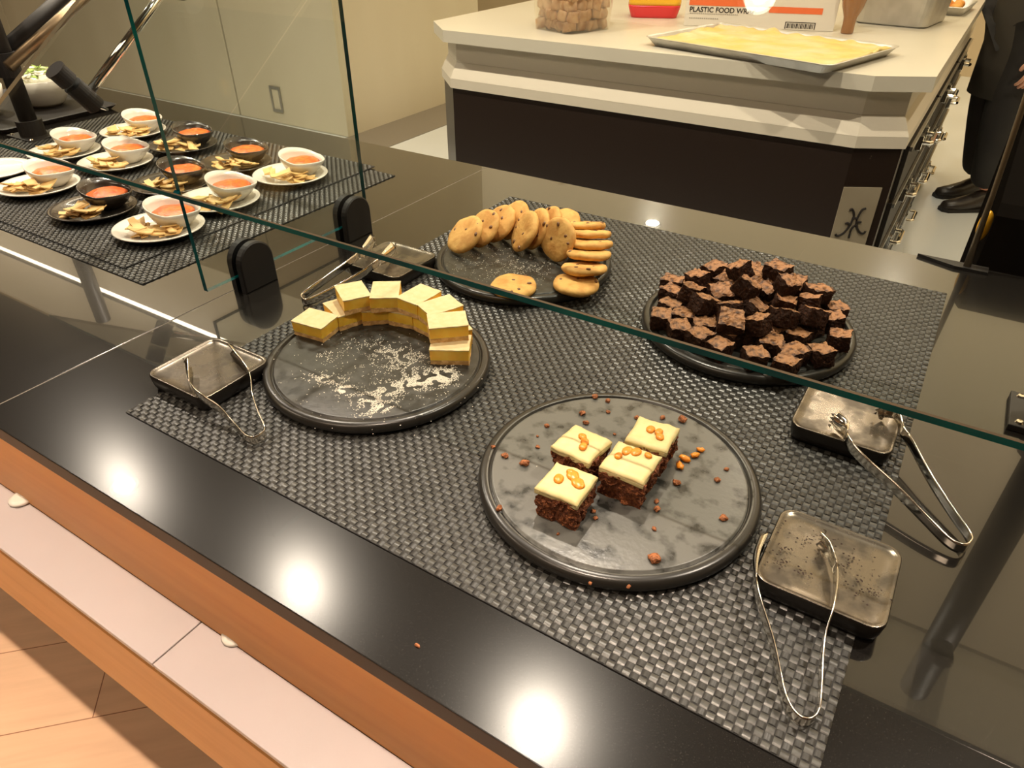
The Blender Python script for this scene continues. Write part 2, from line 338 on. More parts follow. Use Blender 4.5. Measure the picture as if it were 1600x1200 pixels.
# ================================================================ SERVING COUNTER
X0, X1 = -5.0, 1.6
def slab_obj(bm, t):
    bm.normal_update()
    for f in bm.faces: f.material_index = 1 if abs(f.normal.z) < .3 else 0
    return link('slab', bm, None, t, mats=[M['stone'], M['stone_edge']])
t = thing('countertop', 'long glossy black stone countertop carrying the desserts', 'countertop', (0, 0, 0))
bm = NB(); box(bm, X0, -1.0168, 0.26, 1.495, -0.024, 0.0, bev=0.0012); slab_obj(bm, t)
bm = NB(); box(bm, -1.0152, X1, 0.26, 1.495, -0.024, 0.0, bev=0.0012); slab_obj(bm, t)
bm = NB(); box(bm, -1.0168, -1.0152, 0.262, 1.494, -0.02, -0.0003); link('seam', bm, M['stone_seam'], t)
t = thing('counter_base', 'terracotta laminate front under the black countertop', 'counter', (0, 0, FZ))
for a, b in ((X0, -1.262), (-1.26, 0.2), (0.202, X1)):
    bm = NB(); box(bm, a, b, 0.276, 0.296, 0.6003, 0.7755); link('front_panel', bm, M['terracotta'], t)
bm = NB(); box(bm, X0, X1, 0.2965, 1.45, 0.10, 0.7755); link('carcass', bm, M['island_black'], t)
bm = NB(); box(bm, X0, X1, 0.36, 1.40, 0.0003, 0.0995); link('plinth', bm, M['black_rubber'], t)
t = thing('front_ledge', 'pale stone ledge with orange wood fascia along the front of the counter', 'ledge', (0, 0, FZ))
for a, b in ((X0, -0.6515), (-0.6495, 0.55), (0.552, X1)):
    bm = NB(); box(bm, a, b, 0.2035, 0.2755, 0.591, 0.600, bev=0.001); link('ledge_slab', bm, M['ledge'], t)
bm = NB(); box(bm, X0, X1, 0.208, 0.2755, 0.578, 0.5905); link('shadow_strip', bm, M['lip_shadow'], t)  # dark strip stands in for the shadow under the slab lip
bm = NB(); box(bm, X0, X1, 0.2045, 0.2755, 0.418, 0.5775); link('fascia', bm, M['fascia'], t)
for i, (x, lab) in enumerate(((-1.075, 'round white stud against the orange panel at the far left'), (-0.595, 'round white stud against the orange panel near the ledge joint'))):  # plain white domed discs cut off by the panel
    bm = NB(); lathe(bm, [(0, 0.0), (0.026, 0.0), (0.030, 0.004), (0.028, 0.009), (0.018, 0.012), (0, 0.013)], 32)
    for v in bm.verts: v.co *= .62
    bmesh.ops.bisect_plane(bm, geom=bm.verts[:] + bm.edges[:] + bm.faces[:], plane_co=(0, .004 if i == 0 else -.009, 0), plane_no=(0, 1, 0), clear_outer=True)
    tag(link('white_stud', bm, M['white_china'], loc=(x, 0.2740 if i == 0 else 0.2860, -0.1997), smooth=True), lab, 'puck light')

# ================================================================ WOVEN MATS
def weave_bm(w, h, p=0.0078, z=0.0012):
    """plain weave of flat vinyl strips: long arched bricks along y, shorter ones along x"""
    nx, ny = int(round(w / p)), int(round(h / p)); V = []; F = []; MI = []
    rnd = random.Random(5)
    for i in range(nx):
        for j in range(ny):
            cx = (i + .5) * p - w / 2; cy = (j + .5) * p - h / 2; k = len(V); warp = (i + j) % 2 == 0
            L_, W_ = (0.62 * p, 0.45 * p) if warp else (0.52 * p, 0.40 * p)
            if (i in (0, nx - 1)) or (j in (0, ny - 1)): L_ = 0.5 * p
            hz = z + (0.0013 if warp else 0.0009) + rnd.uniform(-.0001, .0001); n = 5
            tw = rnd.uniform(-0.0002, 0.0002)
            for a in range(n):
                s = -1 + 2 * a / (n - 1); zz = z + (hz - z) * math.sqrt(max(0, 1 - (s * 0.98) ** 2)) - (0.0007 if abs(s) > .99 else 0)
                for b in (-1, 1):
                    if warp: V.append((cx + b * W_, cy + s * L_, zz + b * tw))
                    else: V.append((cx + s * L_, cy + b * W_, zz + b * tw))
            for a in range(n - 1):
                q = k + a * 2
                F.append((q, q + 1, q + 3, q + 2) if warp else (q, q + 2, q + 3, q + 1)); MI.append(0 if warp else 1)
    k = len(V)
    for zz in (0.0, z + 0.0001):
        for x, y in ((-w / 2, -h / 2), (w / 2, -h / 2), (w / 2, h / 2), (-w / 2, h / 2)): V.append((x, y, zz))
    for f in ((0, 3, 2, 1), (4, 5, 6, 7), (0, 1, 5, 4), (1, 2, 6, 5), (2, 3, 7, 6), (3, 0, 4, 7)): F.append(tuple(k + i for i in f)); MI.append(2)
    return V, F, MI
def make_mat(w, h, loc, label, rot=0, lift=None):
    V, F, MI = weave_bm(w, h)
    if lift: V = [(x, y, z + lift(x, y)) for x, y, z in V]
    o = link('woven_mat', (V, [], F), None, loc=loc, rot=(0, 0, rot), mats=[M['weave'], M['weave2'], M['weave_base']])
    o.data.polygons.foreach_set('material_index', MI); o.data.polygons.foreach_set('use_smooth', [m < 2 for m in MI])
    return tag(o, label, 'placemat')
make_mat(0.904, 0.975, (-0.398, 0.857, 0.0003), 'large charcoal basket-weave mat under the four dessert boards')
make_mat(1.10, 0.70, (-1.72, 0.966, 0.0003), 'grey woven mat lowest in the pile at the left, its right strip bare')
make_mat(1.04, 0.70, (-1.772, 0.985, 0.0035), 'grey woven mat on top at the left, under the dip plates')
MT = 0.0028   # top of the weave

# ================================================================ ROUND BOARDS
def board(x, y, m, label):
    R = 0.164
    bm = NB(); lathe(bm, [(0, 0.002), (0.148, 0.002), (0.158, 0.0), (0.1635, 0.006), (R, 0.010), (0.1625, 0.0155), (0.159, 0.0178), (0.1540, 0.0182), (0.1522, 0.0178), (0.1516, 0.0135), (0.1486, 0.0135), (0.1480, 0.0177), (0.146, 0.0180), (0.08, 0.018), (0, 0.018)], 96)
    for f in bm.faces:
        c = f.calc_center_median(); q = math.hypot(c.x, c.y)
        if q > .1545 or c.z < .01 or (.1484 < q < .1520): f.material_index = 1  # black rim; groove coloured dark as well, its shade painted in
    o = link('serving_board', bm, None, loc=(x, y, MT), smooth=True, mats=[m, M['rim_groove_shade']])
    return tag(o, label, 'serving board')
BT = MT + 0.018
board(-0.227, 0.594, M['board_worn'], 'round worn grey board holding the frosted carrot cake squares')
board(-0.631, 0.635, M['board'], 'round charcoal board under the lemon bars, dusted with sugar')
board(-0.631, 1.042, M['board'], 'round charcoal board under the ring of cookies')
board(-0.207, 1.030, M['board'], 'round charcoal board under the pile of brownies')

# ================================================================ CARROT CAKE SQUARES
def lump_box(w, d, h, cuts, amp, freq, seed, taper=0.0):
    bm = bmesh.new(); bmesh.ops.create_cube(bm, size=1)
    bmesh.ops.subdivide_edges(bm, edges=bm.edges[:], cuts=cuts, use_grid_fill=True)
    for v in bm.verts:
        v.co.x *= w; v.co.y *= d; v.co.z = (v.co.z + .5) * h
        k = 1 - taper * v.co.z / h; v.co.x *= k; v.co.y *= k
        n = noise.noise_vector(v.co * freq + Vector((seed * 7.3, seed * 3.1, seed)))
        e = n * amp
        if v.co.z < 1e-5: e.z = 0
        v.co += e
    return bm
def carrot_cake(x, y, rot, seed, label, blobs, s=1.0):
    t = thing('carrot_cake', label, 'cake', (x, y, BT), (0, 0, rad(rot)), 'frosted carrot cake squares')
    w = 0.050 * s
    bm = lump_box(w * .88, w * .88, 0.036, 22, 0.0045, 70, seed, -.13); 
    for v in bm.verts:
        v.co += noise.noise_vector(v.co * 300 + Vector((seed, 0, 0))) * 0.0034 * (0 if v.co.z < 1e-4 else 1)
    link('sponge', bm, M['sponge'], t)
    bm = lump_box(w * 1.0, w * 1.0, 0.0085, 11, 0.0016, 50, seed + 9)
    for v in bm.verts:
        if v.co.z > 0.005:
            v.co.z += 0.0012 * noise.noise(v.co * 130 + Vector((seed, 4, 0)))
            d = max(abs(v.co.x), abs(v.co.y)) / (w / 2)
            if d > 0.93: v.co.z -= 0.0022
        else: v.co.z -= 0.0012 * abs(noise.noise(v.co * 120))
    link('frosting', bm, M['frost'], t, loc=(0, 0, 0.0345), smooth=True)
    for bx, by, bl, ba in blobs:
        bm = NB(); lathe(bm, [(0, 0.0), (1, 0.0), (0.96, 0.25), (0.7, 0.42), (0, 0.5)], 16, shape=lambda X, Y, Z, a, r: (X, Y, Z))
        for v in bm.verts: v.co = Vector((v.co.x * bl * 0.85 * (1 + .2 * noise.noise(v.co * 2)), v.co.y * bl * 1.15, v.co.z * 0.006))
        link('fruit_piece', bm, M['apricot'], t, loc=(bx, by, 0.0433), rot=(0, 0, rad(ba)), smooth=True)
carrot_cake(-0.249, 0.506, 2, 1, 'frosted carrot cake square nearest the camera, with a long orange smear', [(0.002, 0.010, .008, 50), (0.012, 0.002, .008, 60), (-.009, -.002, .0065, 20), (-.002, .014, .005, 90)])
carrot_cake(-0.205, 0.573, 0, 2, 'frosted carrot cake square in the middle with twin orange fruit pieces', [(-0.010, 0.012, .0068, 0), (-0.001, 0.015, .0068, -10), (-.015, -.001, .005, 0), (.013, .017, .0045, 60)], 1.06)
carrot_cake(-0.266, 0.572, -6, 3, 'leftmost frosted carrot cake square at the back, behind the near one', [(-0.004, 0.008, .0055, 60), (0.003, 0.002, .0055, 50), (.006, -.006, .0055, 20)])
carrot_cake(-0.204, 0.631, 4, 4, 'frosted carrot cake square farthest right and back on the worn board', [(-0.004, 0.004, .006, 10), (0.006, 0.004, .0055, 0), (.010, -.004, .0055, 40)])
# crumbs on the worn board
def crumb_mesh(seed):
    bm = NB(); bmesh.ops.create_icosphere(bm, subdivisions=2, radius=1)
    for v in bm.verts: v.co *= 1 + 0.55 * noise.noise(v.co * 2.3 + Vector((seed, seed * 2, 0))); v.co.z = max(v.co.z * 0.8, -0.6)
    return bm
CR = [(-0.353, 0.546, 5), (-0.326, 0.547, 6), (-0.375, 0.553, 3), (-0.311, 0.468, 5), (-0.238, 0.470, 2.2), (-0.138, 0.492, 6.5), (-0.097, 0.585, 4.5), (-0.172, 0.646, 3), (-0.199, 0.727, 6.5), (-0.222, 0.718, 4), (-0.314, 0.671, 4.5), (-0.287, 0.692, 3), (-0.301, 0.655, 4.5), (-0.340, 0.624, 3.5), (-0.329, 0.582, 3), (-0.123, 0.641, 4), (-0.169, 0.571, 3.5), (-0.155, 0.531, 3), (-0.164, 0.560, 4), (-0.146, 0.446, 2.5), (-0.316, 0.713, 4.5), (-0.298, 0.714, 4), (-0.25, 0.70, 3.6), (-0.161, 0.611, 5), (-0.34, 0.60, 2), (-0.30, 0.60, 5.5), (-0.289, 0.565, 5.5), (-0.215, 0.512, 2.6), (-0.222, 0.520, 3), (-0.12, 0.665, 3), (-0.18, 0.43, 2), (-0.26, 0.655, 2)]
vers = []
rnd = random.Random(3)
for i, (x, y, s) in enumerate(CR):
    s *= 0.001
    if i < 4: o = link('cake_crumb', crumb_mesh(i + 1), M['crumb']); tag(o, 'small orange brown crumb fallen from the carrot cake', 'crumb', 'crumbs on the worn board'); vers.append(o)
    else: o = dup(vers[i % 4])
    o.location = (x, y, BT + Z0 + s * 0.45); o.scale = (s, s * rnd.uniform(.6, 1), s * .8); o.rotation_euler = (0, 0, rnd.uniform(0, 6))
FR = [(-0.168, 0.655, 7), (-0.160, 0.668, 6), (-0.168, 0.640, 6.5), (-0.158, 0.682, 5)]
f0 = None
for i, (x, y, s) in enumerate(FR):
    s *= 0.001
    if not f0: f0 = o = tag(link('fruit_morsel', crumb_mesh(12), M['apricot'], smooth=True), 'golden fruit morsel fallen right of the carrot cake squares', 'fruit morsel', 'fallen fruit morsels')
    else: o = dup(f0)
    o.location = (x, y, BT + Z0 + s * .45); o.scale = (s, s * .7, s * .7); o.rotation_euler = (0, 0, i * 1.1)
o = tag(link('cake_crumb', crumb_mesh(17), M['crumb'], loc=(-0.29, 0.295, 0.001)), 'single tiny orange crumb on the black countertop edge', 'crumb'); o.scale = (.003, .0015, .002)

# ================================================================ LEMON BARS
def lemon_proto():
    t = thing('lemon_bar', 'x', 'lemon bar', (0, 0, 0))
    def slab(z0, z1, m, name, a=0.0, g=0.0):
        bm = bmesh.new(); bmesh.ops.create_cube(bm, size=1); bmesh.ops.subdivide_edges(bm, edges=bm.edges[:], cuts=6, use_grid_fill=True)
        for v in bm.verts:
            v.co = Vector((v.co.x * (0.056 + g), v.co.y * (0.043 + g), z0 + (v.co.z + .5) * (z1 - z0)))
            v.co += noise.noise_vector(v.co * 90) * a
        bmesh.ops.bevel(bm, geom=[e for e in bm.edges if e.calc_face_angle(0) > 1.0], offset=0.0008, segments=1)
        link(name, bm, m, t)
    slab(0.0, 0.0075, M['lemon_crust'], 'crust', 0.0014)
    slab(0.0073, 0.0235, M['lemon'], 'lemon_filling', 0.0005)
    slab(0.0233, 0.0250, M['sugar'], 'sugar_top', 0.0006, 0.0008)
    return t
LB = [(-0.757, 0.640, 0, 6, 'lemon bar lying alone at the left end of the curved row'),
      (-0.747, 0.690, 0, -22, 'low lemon bar seen half beneath the second stack from the left'),
      (-0.712, 0.727, 0, -50, 'lower lemon bar hidden under the second bar of the arc'),
      (-0.662, 0.747, 0, -80, 'lower lemon bar under the middle of the arc'),
      (-0.610, 0.748, 0, 80, 'lower lemon bar under the right of the arc top'),
      (-0.568, 0.728, 0, 55, 'lower lemon bar under the right-hand end stack'),
      (-0.540, 0.692, 0, 30, 'front lemon bar at the right end of the row, clear yellow face'),
      (-0.735, 0.703, 1, -33, 'upper lemon bar leftmost of the raised ones'),
      (-0.694, 0.733, 1, -55, 'upper lemon bar second of the raised ones, topmost in the arc'),
      (-0.640, 0.748, 1, 86, 'upper lemon bar in the middle of the raised ones'),
      (-0.592, 0.738, 1, 66, 'upper lemon bar fourth of the raised ones'),
      (-0.556, 0.708, 1, 42, 'upper lemon bar rightmost of the raised ones')]
lp = lemon_proto(); rnd = random.Random(8)
for i, (x, y, lv, a, lab) in enumerate(LB):
    o = lp if i == 0 else dup(lp)
    o.location = (x, y, BT + Z0 + 0.0252 * lv + 0.0001); o.rotation_euler = (0, 0, rad(a)); o['label'] = lab; o['group'] = 'lemon bars in the curved row'
    if i == 0: o.rotation_euler = (rad(2), rad(0), rad(a))
# powdered sugar
def flakes(name, clusters, label, cat, m, n, size, z, seed):
    rnd = random.Random(seed); V = []; F = []
    for cx, cy, sx, sy, ang, wgt in clusters:
        for _ in range(int(n * wgt)):
            u, v = rnd.gauss(0, 1), rnd.gauss(0, 1); ca, sa = math.cos(rad(ang)), math.sin(rad(ang))
            x = cx + u * sx * ca - v * sy * sa; y = cy + u * sx * sa + v * sy * ca
            if noise.noise(Vector((x * 90, y * 90, seed))) < -0.08: continue
            s = size * rnd.uniform(.5, 1.6); k = len(V); h = s * 0.5
            a0 = rnd.uniform(0, 6)
            for q in range(4): V.append((x + s * math.cos(a0 + q * 1.57), y + s * math.sin(a0 + q * 1.57), z))
            V.append((x, y, z + h)); F += [(k, k + 1, k + 4), (k + 1, k + 2, k + 4), (k + 2, k + 3, k + 4), (k + 3, k, k + 4)]
    return tag(link(name, (V, [], F), m), label, cat, kind='stuff')
flakes('powdered_sugar', [(-0.613, 0.547, .006, .006, 30, 1.2), (-0.655, 0.552, .016, .006, 20, .6), (-0.567, 0.548, .014, .008, 30, .8), (-0.545, 0.540, .012, .006, 60, .8), (-0.548, 0.605, .018, .010, 50, 1.3), (-0.521, 0.645, .010, .012, 40, 2.2), (-0.535, 0.625, .018, .010, 50, 2.0), (-0.58, 0.635, .018, .014, 0, .7), (-0.63, 0.650, .03, .014, 0, .8), (-0.60, 0.665, .03, .008, 20, .6), (-0.565, 0.575, .016, .010, 60, .9), (-0.60, 0.60, .07, .05, 0, .9), (-0.69, 0.60, .01, .01, 0, .15)],
       'white powdered sugar smeared over the charcoal board below the lemon bars', 'powdered sugar', M['powder'], 900, 0.0007, BT + 0.0001, 2)
flakes('sugar_grains', [(-0.70, 0.985, .03, .02, 0, .6), (-0.63, 0.99, .035, .03, 0, 1.2), (-0.59, 1.0, .03, .02, 0, 1), (-0.68, 0.94, .03, .02, 0, .4), (-0.60, 0.945, .03, .02, 0, .4), (-0.71, 1.05, .02, .01, 40, .5), (-0.63, 1.04, .05, .02, 0, .8)],
       'coarse sugar grains scattered on the board inside the cookie ring', 'sugar grains', M['powder'], 300, 0.0006, BT + 0.0001, 5)
flakes('pastry_flecks', [(-0.037, 0.572, .012, .006, 0, .6), (-0.002, 0.60, .02, .008, 0, .7), (0.03, 0.585, .014, .01, 0, .5), (0.05, 0.56, .012, .01, 0, .4), (-0.02, 0.555, .012, .006, 0, .5)],
       'dark food flecks stuck on the tong dish nearest the camera', 'food flecks', M['crumb_dark'], 130, 0.0009, MT + 0.0236, 9)

# ================================================================ COOKIES
def cookie_proto(seed):
    t = thing('cookie', 'x', 'cookie', (0, 0, 0)); R = 0.040; n = 36
    bm = NB(); lathe(bm, [(0, -0.0055), (R * 0.9, -0.0055), (R * 0.99, -0.002), (R, 0.001), (R * 0.95, 0.004), (R * 0.8, 0.0056), (R * .5, 0.0062), (0, 0.0064)], n)
    for v in bm.verts: v.co += noise.noise_vector(v.co * 45 + Vector((seed, 0, 0))) * 0.0022; v.co.z *= 1.12
    link('biscuit', bm, M['cookie'], t, smooth=True)
    r = random.Random(seed)
    for k in range(6):
        a = r.uniform(0, 6.28); d = R * math.sqrt(r.uniform(.03, .75)); s = r.uniform(.0020, .0044)
        bm = NB(); bmesh.ops.create_icosphere(bm, subdivisions=2, radius=1)
        for v in bm.verts: v.co = Vector((v.co.x * s * 1.2, v.co.y * s * .9, v.co.z * s * .5))
        link('chocolate_chip', bm, M['choc_chip'], t, loc=(d * math.cos(a), d * math.sin(a), 0.0058), rot=(0, 0, r.uniform(0, 3)), smooth=True)
    return t
cps = [cookie_proto(11), cookie_proto(23), cookie_proto(37)]
def place_cookie(k, x, y, z, az, tilt, spin, label):
    o = cps[k] if k < 3 and not cps[k].get('used') else dup(cps[k % 3])
    if k < 3: cps[k]['used'] = 1
    n = Vector((math.sin(rad(tilt)) * math.cos(rad(az)), math.sin(rad(tilt)) * math.sin(rad(az)), math.cos(rad(tilt))))
    q = Vector((0, 0, 1)).rotation_difference(n).to_matrix() @ Matrix.Rotation(spin, 3, 'Z')
    if z is None: z = BT + 0.040 * math.sin(rad(tilt)) + 0.0058 * math.cos(rad(tilt))
    o.location = (x, y, z + Z0); o.rotation_euler = q.to_euler(); o['label'] = label; o['group'] = 'chocolate chip cookies on the round board'
CK = [(-0.740, 1.012, None, -115, 42, 'cookie facing out at the left end of the fanned row'),
      (-0.726, 1.050, None, -115, 46, 'second cookie from the left end of the fanned row'),
      (-0.712, 1.086, None, -117, 48, 'third cookie from the left end, leaning on the fourth'),
      (-0.694, 1.110, None, -118, 52, 'fourth cookie from the left end, highest of the left fan'),
      (-0.646, 1.070, None, -127, 60, 'cookie at the front of the steep middle trio'),
      (-0.632, 1.090, None, -128, 63, 'cookie second in the steep middle trio'),
      (-0.617, 1.110, None, -130, 66, 'cookie at the back of the steep middle trio'),
      (-0.571, 1.066, None, -108, 72, 'browned cookie standing upright and facing front'),
      (-0.612, 1.150, BT + .030, -110, 32, 'cookie standing behind the upright browned one'),
      (-0.588, 1.165, BT + .022, 110, 12, 'hindmost cookie at the back of the board'),
      (-0.560, 1.150, BT + .040, 118, 20, 'cookie behind the stepped right-hand group, under the hindmost'),
      (-0.536, 1.125, BT + .038, 120, 18, 'top step of the right-hand cookie group'),
      (-0.519, 1.093, BT + .033, 120, 17, 'second step of the right-hand cookie group'),
      (-0.506, 1.062, BT + .028, 120, 16, 'third step of the right-hand cookie group'),
      (-0.494, 1.022, BT + .020, 120, 14, 'fourth step of the right-hand cookie group, overhanging the rim'),
      (-0.490, 0.985, BT + .0062, 120, 1, 'lowest cookie at the front of the right-hand group'),
      (-0.577, 0.922, BT + .0057, 0, 0, 'pale cookie lying flat and alone at the front of its board')]
for i, (x, y, z, az, ti, lab) in enumerate(CK): place_cookie(i, x, y, z, az, ti, i * 1.3, lab)
for c in cps: del c['used']

# ================================================================ BROWNIES
def brownie_mesh(seed):
    r = random.Random(seed); w, d, h = 0.033 * r.uniform(.9, 1.15), 0.032 * r.uniform(.85, 1.1), 0.0255 * r.uniform(.92, 1.12)
    bm = bmesh.new(); bmesh.ops.create_cube(bm, size=1); bmesh.ops.subdivide_edges(bm, edges=bm.edges[:], cuts=11, use_grid_fill=True)
    for f in bm.faces: f.material_index = 0 if f.calc_center_median().z > 0.49 else 1
    for v in bm.verts:
        top = v.co.z > 0.49; side = max(abs(v.co.x), abs(v.co.y)) > 0.49
        ex = sorted((abs(v.co.x), abs(v.co.y), abs(v.co.z))); v.co *= 1 - .10 * max(0, ex[1] * 2 - .6) / .4 * .8
        v.co = Vector((v.co.x * w, v.co.y * d, v.co.z * h)); s = Vector((seed * 3.7, seed, 0))
        v.co += noise.noise_vector(v.co * 60 + s) * 0.0028 + noise.noise_vector(v.co * 240 + s) * 0.0019
        if top: v.co.z += 0.0022 * noise.noise(v.co * 110 + s); 
        if top and side: v.co.x *= 1.04; v.co.y *= 1.04
    me = bpy.data.meshes.new('brownie'); bm.to_mesh(me); bm.free(); me.materials.append(M['brownie_top']); me.materials.append(M['brownie'])
    return me
BM = [brownie_mesh(s) for s in range(1, 8)]
poly = [(-0.355, 1.035), (-0.315, 1.135), (-0.241, 1.180), (-0.160, 1.172), (-0.100, 1.130), (-0.066, 1.045), (-0.070, 0.960), (-0.105, 0.888), (-0.140, 0.880), (-0.190, 0.888), (-0.262, 0.888), (-0.315, 0.93)]
def inpoly(x, y, P):
    c = False; j = len(P) - 1
    for i in range(len(P)):
        if (P[i][1] > y) != (P[j][1] > y) and x < (P[j][0] - P[i][0]) * (y - P[i][1]) / (P[j][1] - P[i][1]) + P[i][0]: c = not c
        j = i
    return c
rnd = random.Random(21); BR = []
def fill(n, mind, lo, cen=None, rr=1):
    pts = []; tries = 0
    while len(pts) < n and tries < 40000:
        tries += 1; x, y = rnd.uniform(-.37, -.05), rnd.uniform(.86, 1.2)
        if not inpoly(x, y, poly): continue
        if math.hypot(x + 0.207, y - 1.03) > 0.158: continue
        if cen and math.hypot(x - cen[0], (y - cen[1])) > rr: continue
        if all(math.hypot(x - a, y - b) > mind for a, b, *_ in pts): pts.append((x, y, lo))
    return pts
L1 = [p for p in fill(60, 0.0335, 0.0) if not (p[0] < -0.25 and p[1] < 0.935 and p[0] > -0.30 and p[1] > 0.9 and False)]
L2 = fill(22, 0.036, 1, (-0.205, 1.045), 0.105)
L3 = fill(4, 0.045, 2, (-0.195, 1.06), 0.06)
first = True
for k, (x, y, lv) in enumerate(L1 + L2 + L3):
    o = bpy.data.objects.new('brownie', BM[k % 7]); C.objects.link(o)
    z = BT + 0.0135 + (0.0 if lv == 0 else 0.0245 * lv)
    tl = 3 if lv == 0 else 22
    o.location = (x, y, z + Z0); o.rotation_euler = (rad(rnd.uniform(-tl, tl)), rad(rnd.uniform(-tl, tl)), rad(rnd.choice((-20, -5, 10, 30, 60)) + rnd.uniform(-12, 12)))
    tag(o, 'fudgy dark brownie cube with a crackled top in the brownie pile', 'brownie', 'brownie cubes in the pile')

SECT = ['right-hand back', 'back', 'left-hand back', 'left', 'left-hand front', 'front', 'right-hand front', 'right']
RANK = ['at the rim', 'second from the rim', 'third from the rim', 'fourth from the rim', 'fifth from the rim', 'sixth from the rim', 'seventh from the rim', 'eighth from the rim', 'ninth from the rim']
def sector_labels(obs, cx, cy, fmt, layer=lambda o: ''):
    B = {}
    for o in obs:
        dx, dy = o.location.x - cx, o.location.y - cy; a = (math.degrees(math.atan2(dy, dx)) - 32.17) % 360     # seen from the customer side
        B.setdefault((int(a // 45), layer(o)), []).append((-math.hypot(dx, dy), o.name, o))
    for (q, ly), L_ in B.items():
        for k, (_, _, o) in enumerate(sorted(L_)): o['label'] = fmt % (ly, SECT[q], RANK[min(k, 8)])
def tier(o):
    z = o.location.z - Z0 - BT - 0.0135
    return 'bottom' if z < .01 else ('second' if z < .035 else 'top')
sector_labels([o for o in C.objects if o.name.split('.')[0] == 'brownie'], -0.207, 1.03, 'brownie cube, %s layer, %s part of the pile, %s', tier)
sector_labels([o for o in C.objects if o.get('group') == 'crumbs on the worn board'], -0.227, 0.594, '%sorange crumb on the worn board, %s part, %s')

# ================================================================ TONG RESTS
def dish(x, y, w, d, label):
    t = thing('tong_rest', label, 'dish', (x, y, MT - 0.001))
    bm = NB(); H = 0.024
    rings = [[(px, py, 0) for px, py in rrect(w * .93, d * .93, .012)], [(px, py, H * .3) for px, py in rrect(w * .97, d * .97, .014)], [(px, py, H * .93) for px, py in rrect(w, d, .016)], [(px, py, H) for px, py in rrect(w - .002, d - .002, .015)]]
    loft(bm, rings, cap1=False); link('base', bm, M['dish_side'], t, smooth=True)
    bm = NB()
    rings = [[(px, py, H) for px, py in rrect(w - .002, d - .002, .015)], [(px, py, H + .0006) for px, py in rrect(w - .0045, d - .0045, .014)]]
    for s, z in ((.93, -.0010), (.87, -.0022), (.75, -.0026), (.5, -.0022), (.25, -.0020)):
        rings.append([(px * s, py * s, H + z + 0.0004 * noise.noise(Vector((px * s * 30, py * s * 30, x)))) for px, py in rrect(w, d, .015)])
    loft(bm, rings, cap0=False); link('glazed_top', bm, M['dish'], t, smooth=True)
    return t
dish(-0.812, 0.482, 0.124, 0.120, 'square pewter-glazed tong rest at the front left, beside the lemon bars')
dish(-0.826, 0.899, 0.124, 0.122, 'square pewter-glazed tong rest between the glass clamp and the cookies')
dish(-0.020, 0.842, 0.120, 0.112, 'square pewter-glazed tong rest right of the brownie board')
dish(0.014, 0.577, 0.122, 0.118, 'square pewter-glazed tong rest nearest the camera, flecked with crumbs')
DT = MT + 0.0215

# ================================================================ TONGS
def tongs(pts, label, scoop=0.011, wide=0.014, end_n=10, roll=0.0):  # path points computed from image pixels beforehand, entered as plain coordinates
    P = spline(pts, 6); n = len(P)
    cen = sum(P, Vector()) / n; base = Vector((cen.x, cen.y, 0.0))
    t = thing('serving_tongs', label, 'tongs', base)
    def ribbon(idx, name, widths, cup=0.0, teeth=False):
        bm = NB(); rows = []
        m = 5
        for a, i in enumerate(idx):
            p = P[i]; tg = (P[min(i + 1, n - 1)] - P[max(i - 1, 0)]); tg.z = 0; tg.normalize()
            nr = Vector((-tg.y, tg.x, 0)); wd = widths[a]; row = []
            inward = (Vector((cen.x, cen.y, p.z)) - p); sgn = 1 if inward.dot(nr) > 0 else -1
            cu = cup * math.sin(PI * min(1, a / max(1, len(idx) - 1)) * .5) if cup else 0
            for b in range(m):
                s = -1 + 2 * b / (m - 1)
                off = nr * sgn * (cu * s * s) + nr * roll * s * wd * .5
                row.append(p + Vector((0, 0, s * wd * .5 - wd * .5 * 1.0)) + off - base)
            rows.append(row)
        A = [[bm.verts.new(v) for v in r] for r in rows]
        for r1, r2 in zip(A, A[1:]):
            for b in range(m - 1): bm.faces.new((r1[b], r1[b + 1], r2[b + 1], r2[b]))
        o = link(name, bm, M['tong'], t, smooth=True)
        md = o.modifiers.new('solid', 'SOLIDIFY'); md.thickness = 0.0013; md.offset = 0
        return o
    k = end_n
    mid = list(range(k, n - k)); ribbon(mid, 'spring_band', [wide] * len(mid))
    w1 = [wide + (scoop) * math.sin(PI * min(1, a / k * .75)) for a in range(k + 1)]
    ribbon(list(range(k, -1, -1)), 'grip', w1, cup=0.007); ribbon(list(range(n - 1 - k, n)), 'grip', w1, cup=0.007)
    # small teeth along each tip
    for i, j in ((0, 1), (n - 1, n - 2)):
        bm = NB(); d = (P[i] - P[j]); d.z = 0; d.normalize(); p = P[i] - base; wd = w1[-1]
        for q in range(4):
            z = -wd + wd * (q + .5) / 4; c = p + Vector((0, 0, z))
            v = [bm.verts.new(c + Vector((0, 0, -wd / 10))), bm.verts.new(c + Vector((0, 0, wd / 10))), bm.verts.new(c + d * .004 + Vector((0, 0, 0)))]
            bm.faces.new(v)
        o = link('tooth_edge', bm, M['tong'], t); md = o.modifiers.new('solid', 'SOLIDIFY'); md.thickness = .0012; md.offset = 0
    return t
tongs([(-0.8316, 0.4598, 0.046), (-0.8031, 0.4415, 0.044), (-0.7699, 0.4263, 0.042), (-0.7431, 0.423, 0.0374), (-0.7215, 0.4252, 0.0299), (-0.6948, 0.421, 0.0214), (-0.6605, 0.4118, 0.0185), (-0.6449, 0.4126, 0.0185), (-0.6414, 0.4239, 0.0185), (-0.6453, 0.4332, 0.0214), (-0.6689, 0.4451, 0.0299), (-0.6945, 0.4604, 0.0374), (-0.7239, 0.4839, 0.042), (-0.7612, 0.506, 0.044), (-0.808, 0.5252, 0.046)],
      'steel tongs on edge across the front left tong rest, beside the lemon bars', scoop=.006)
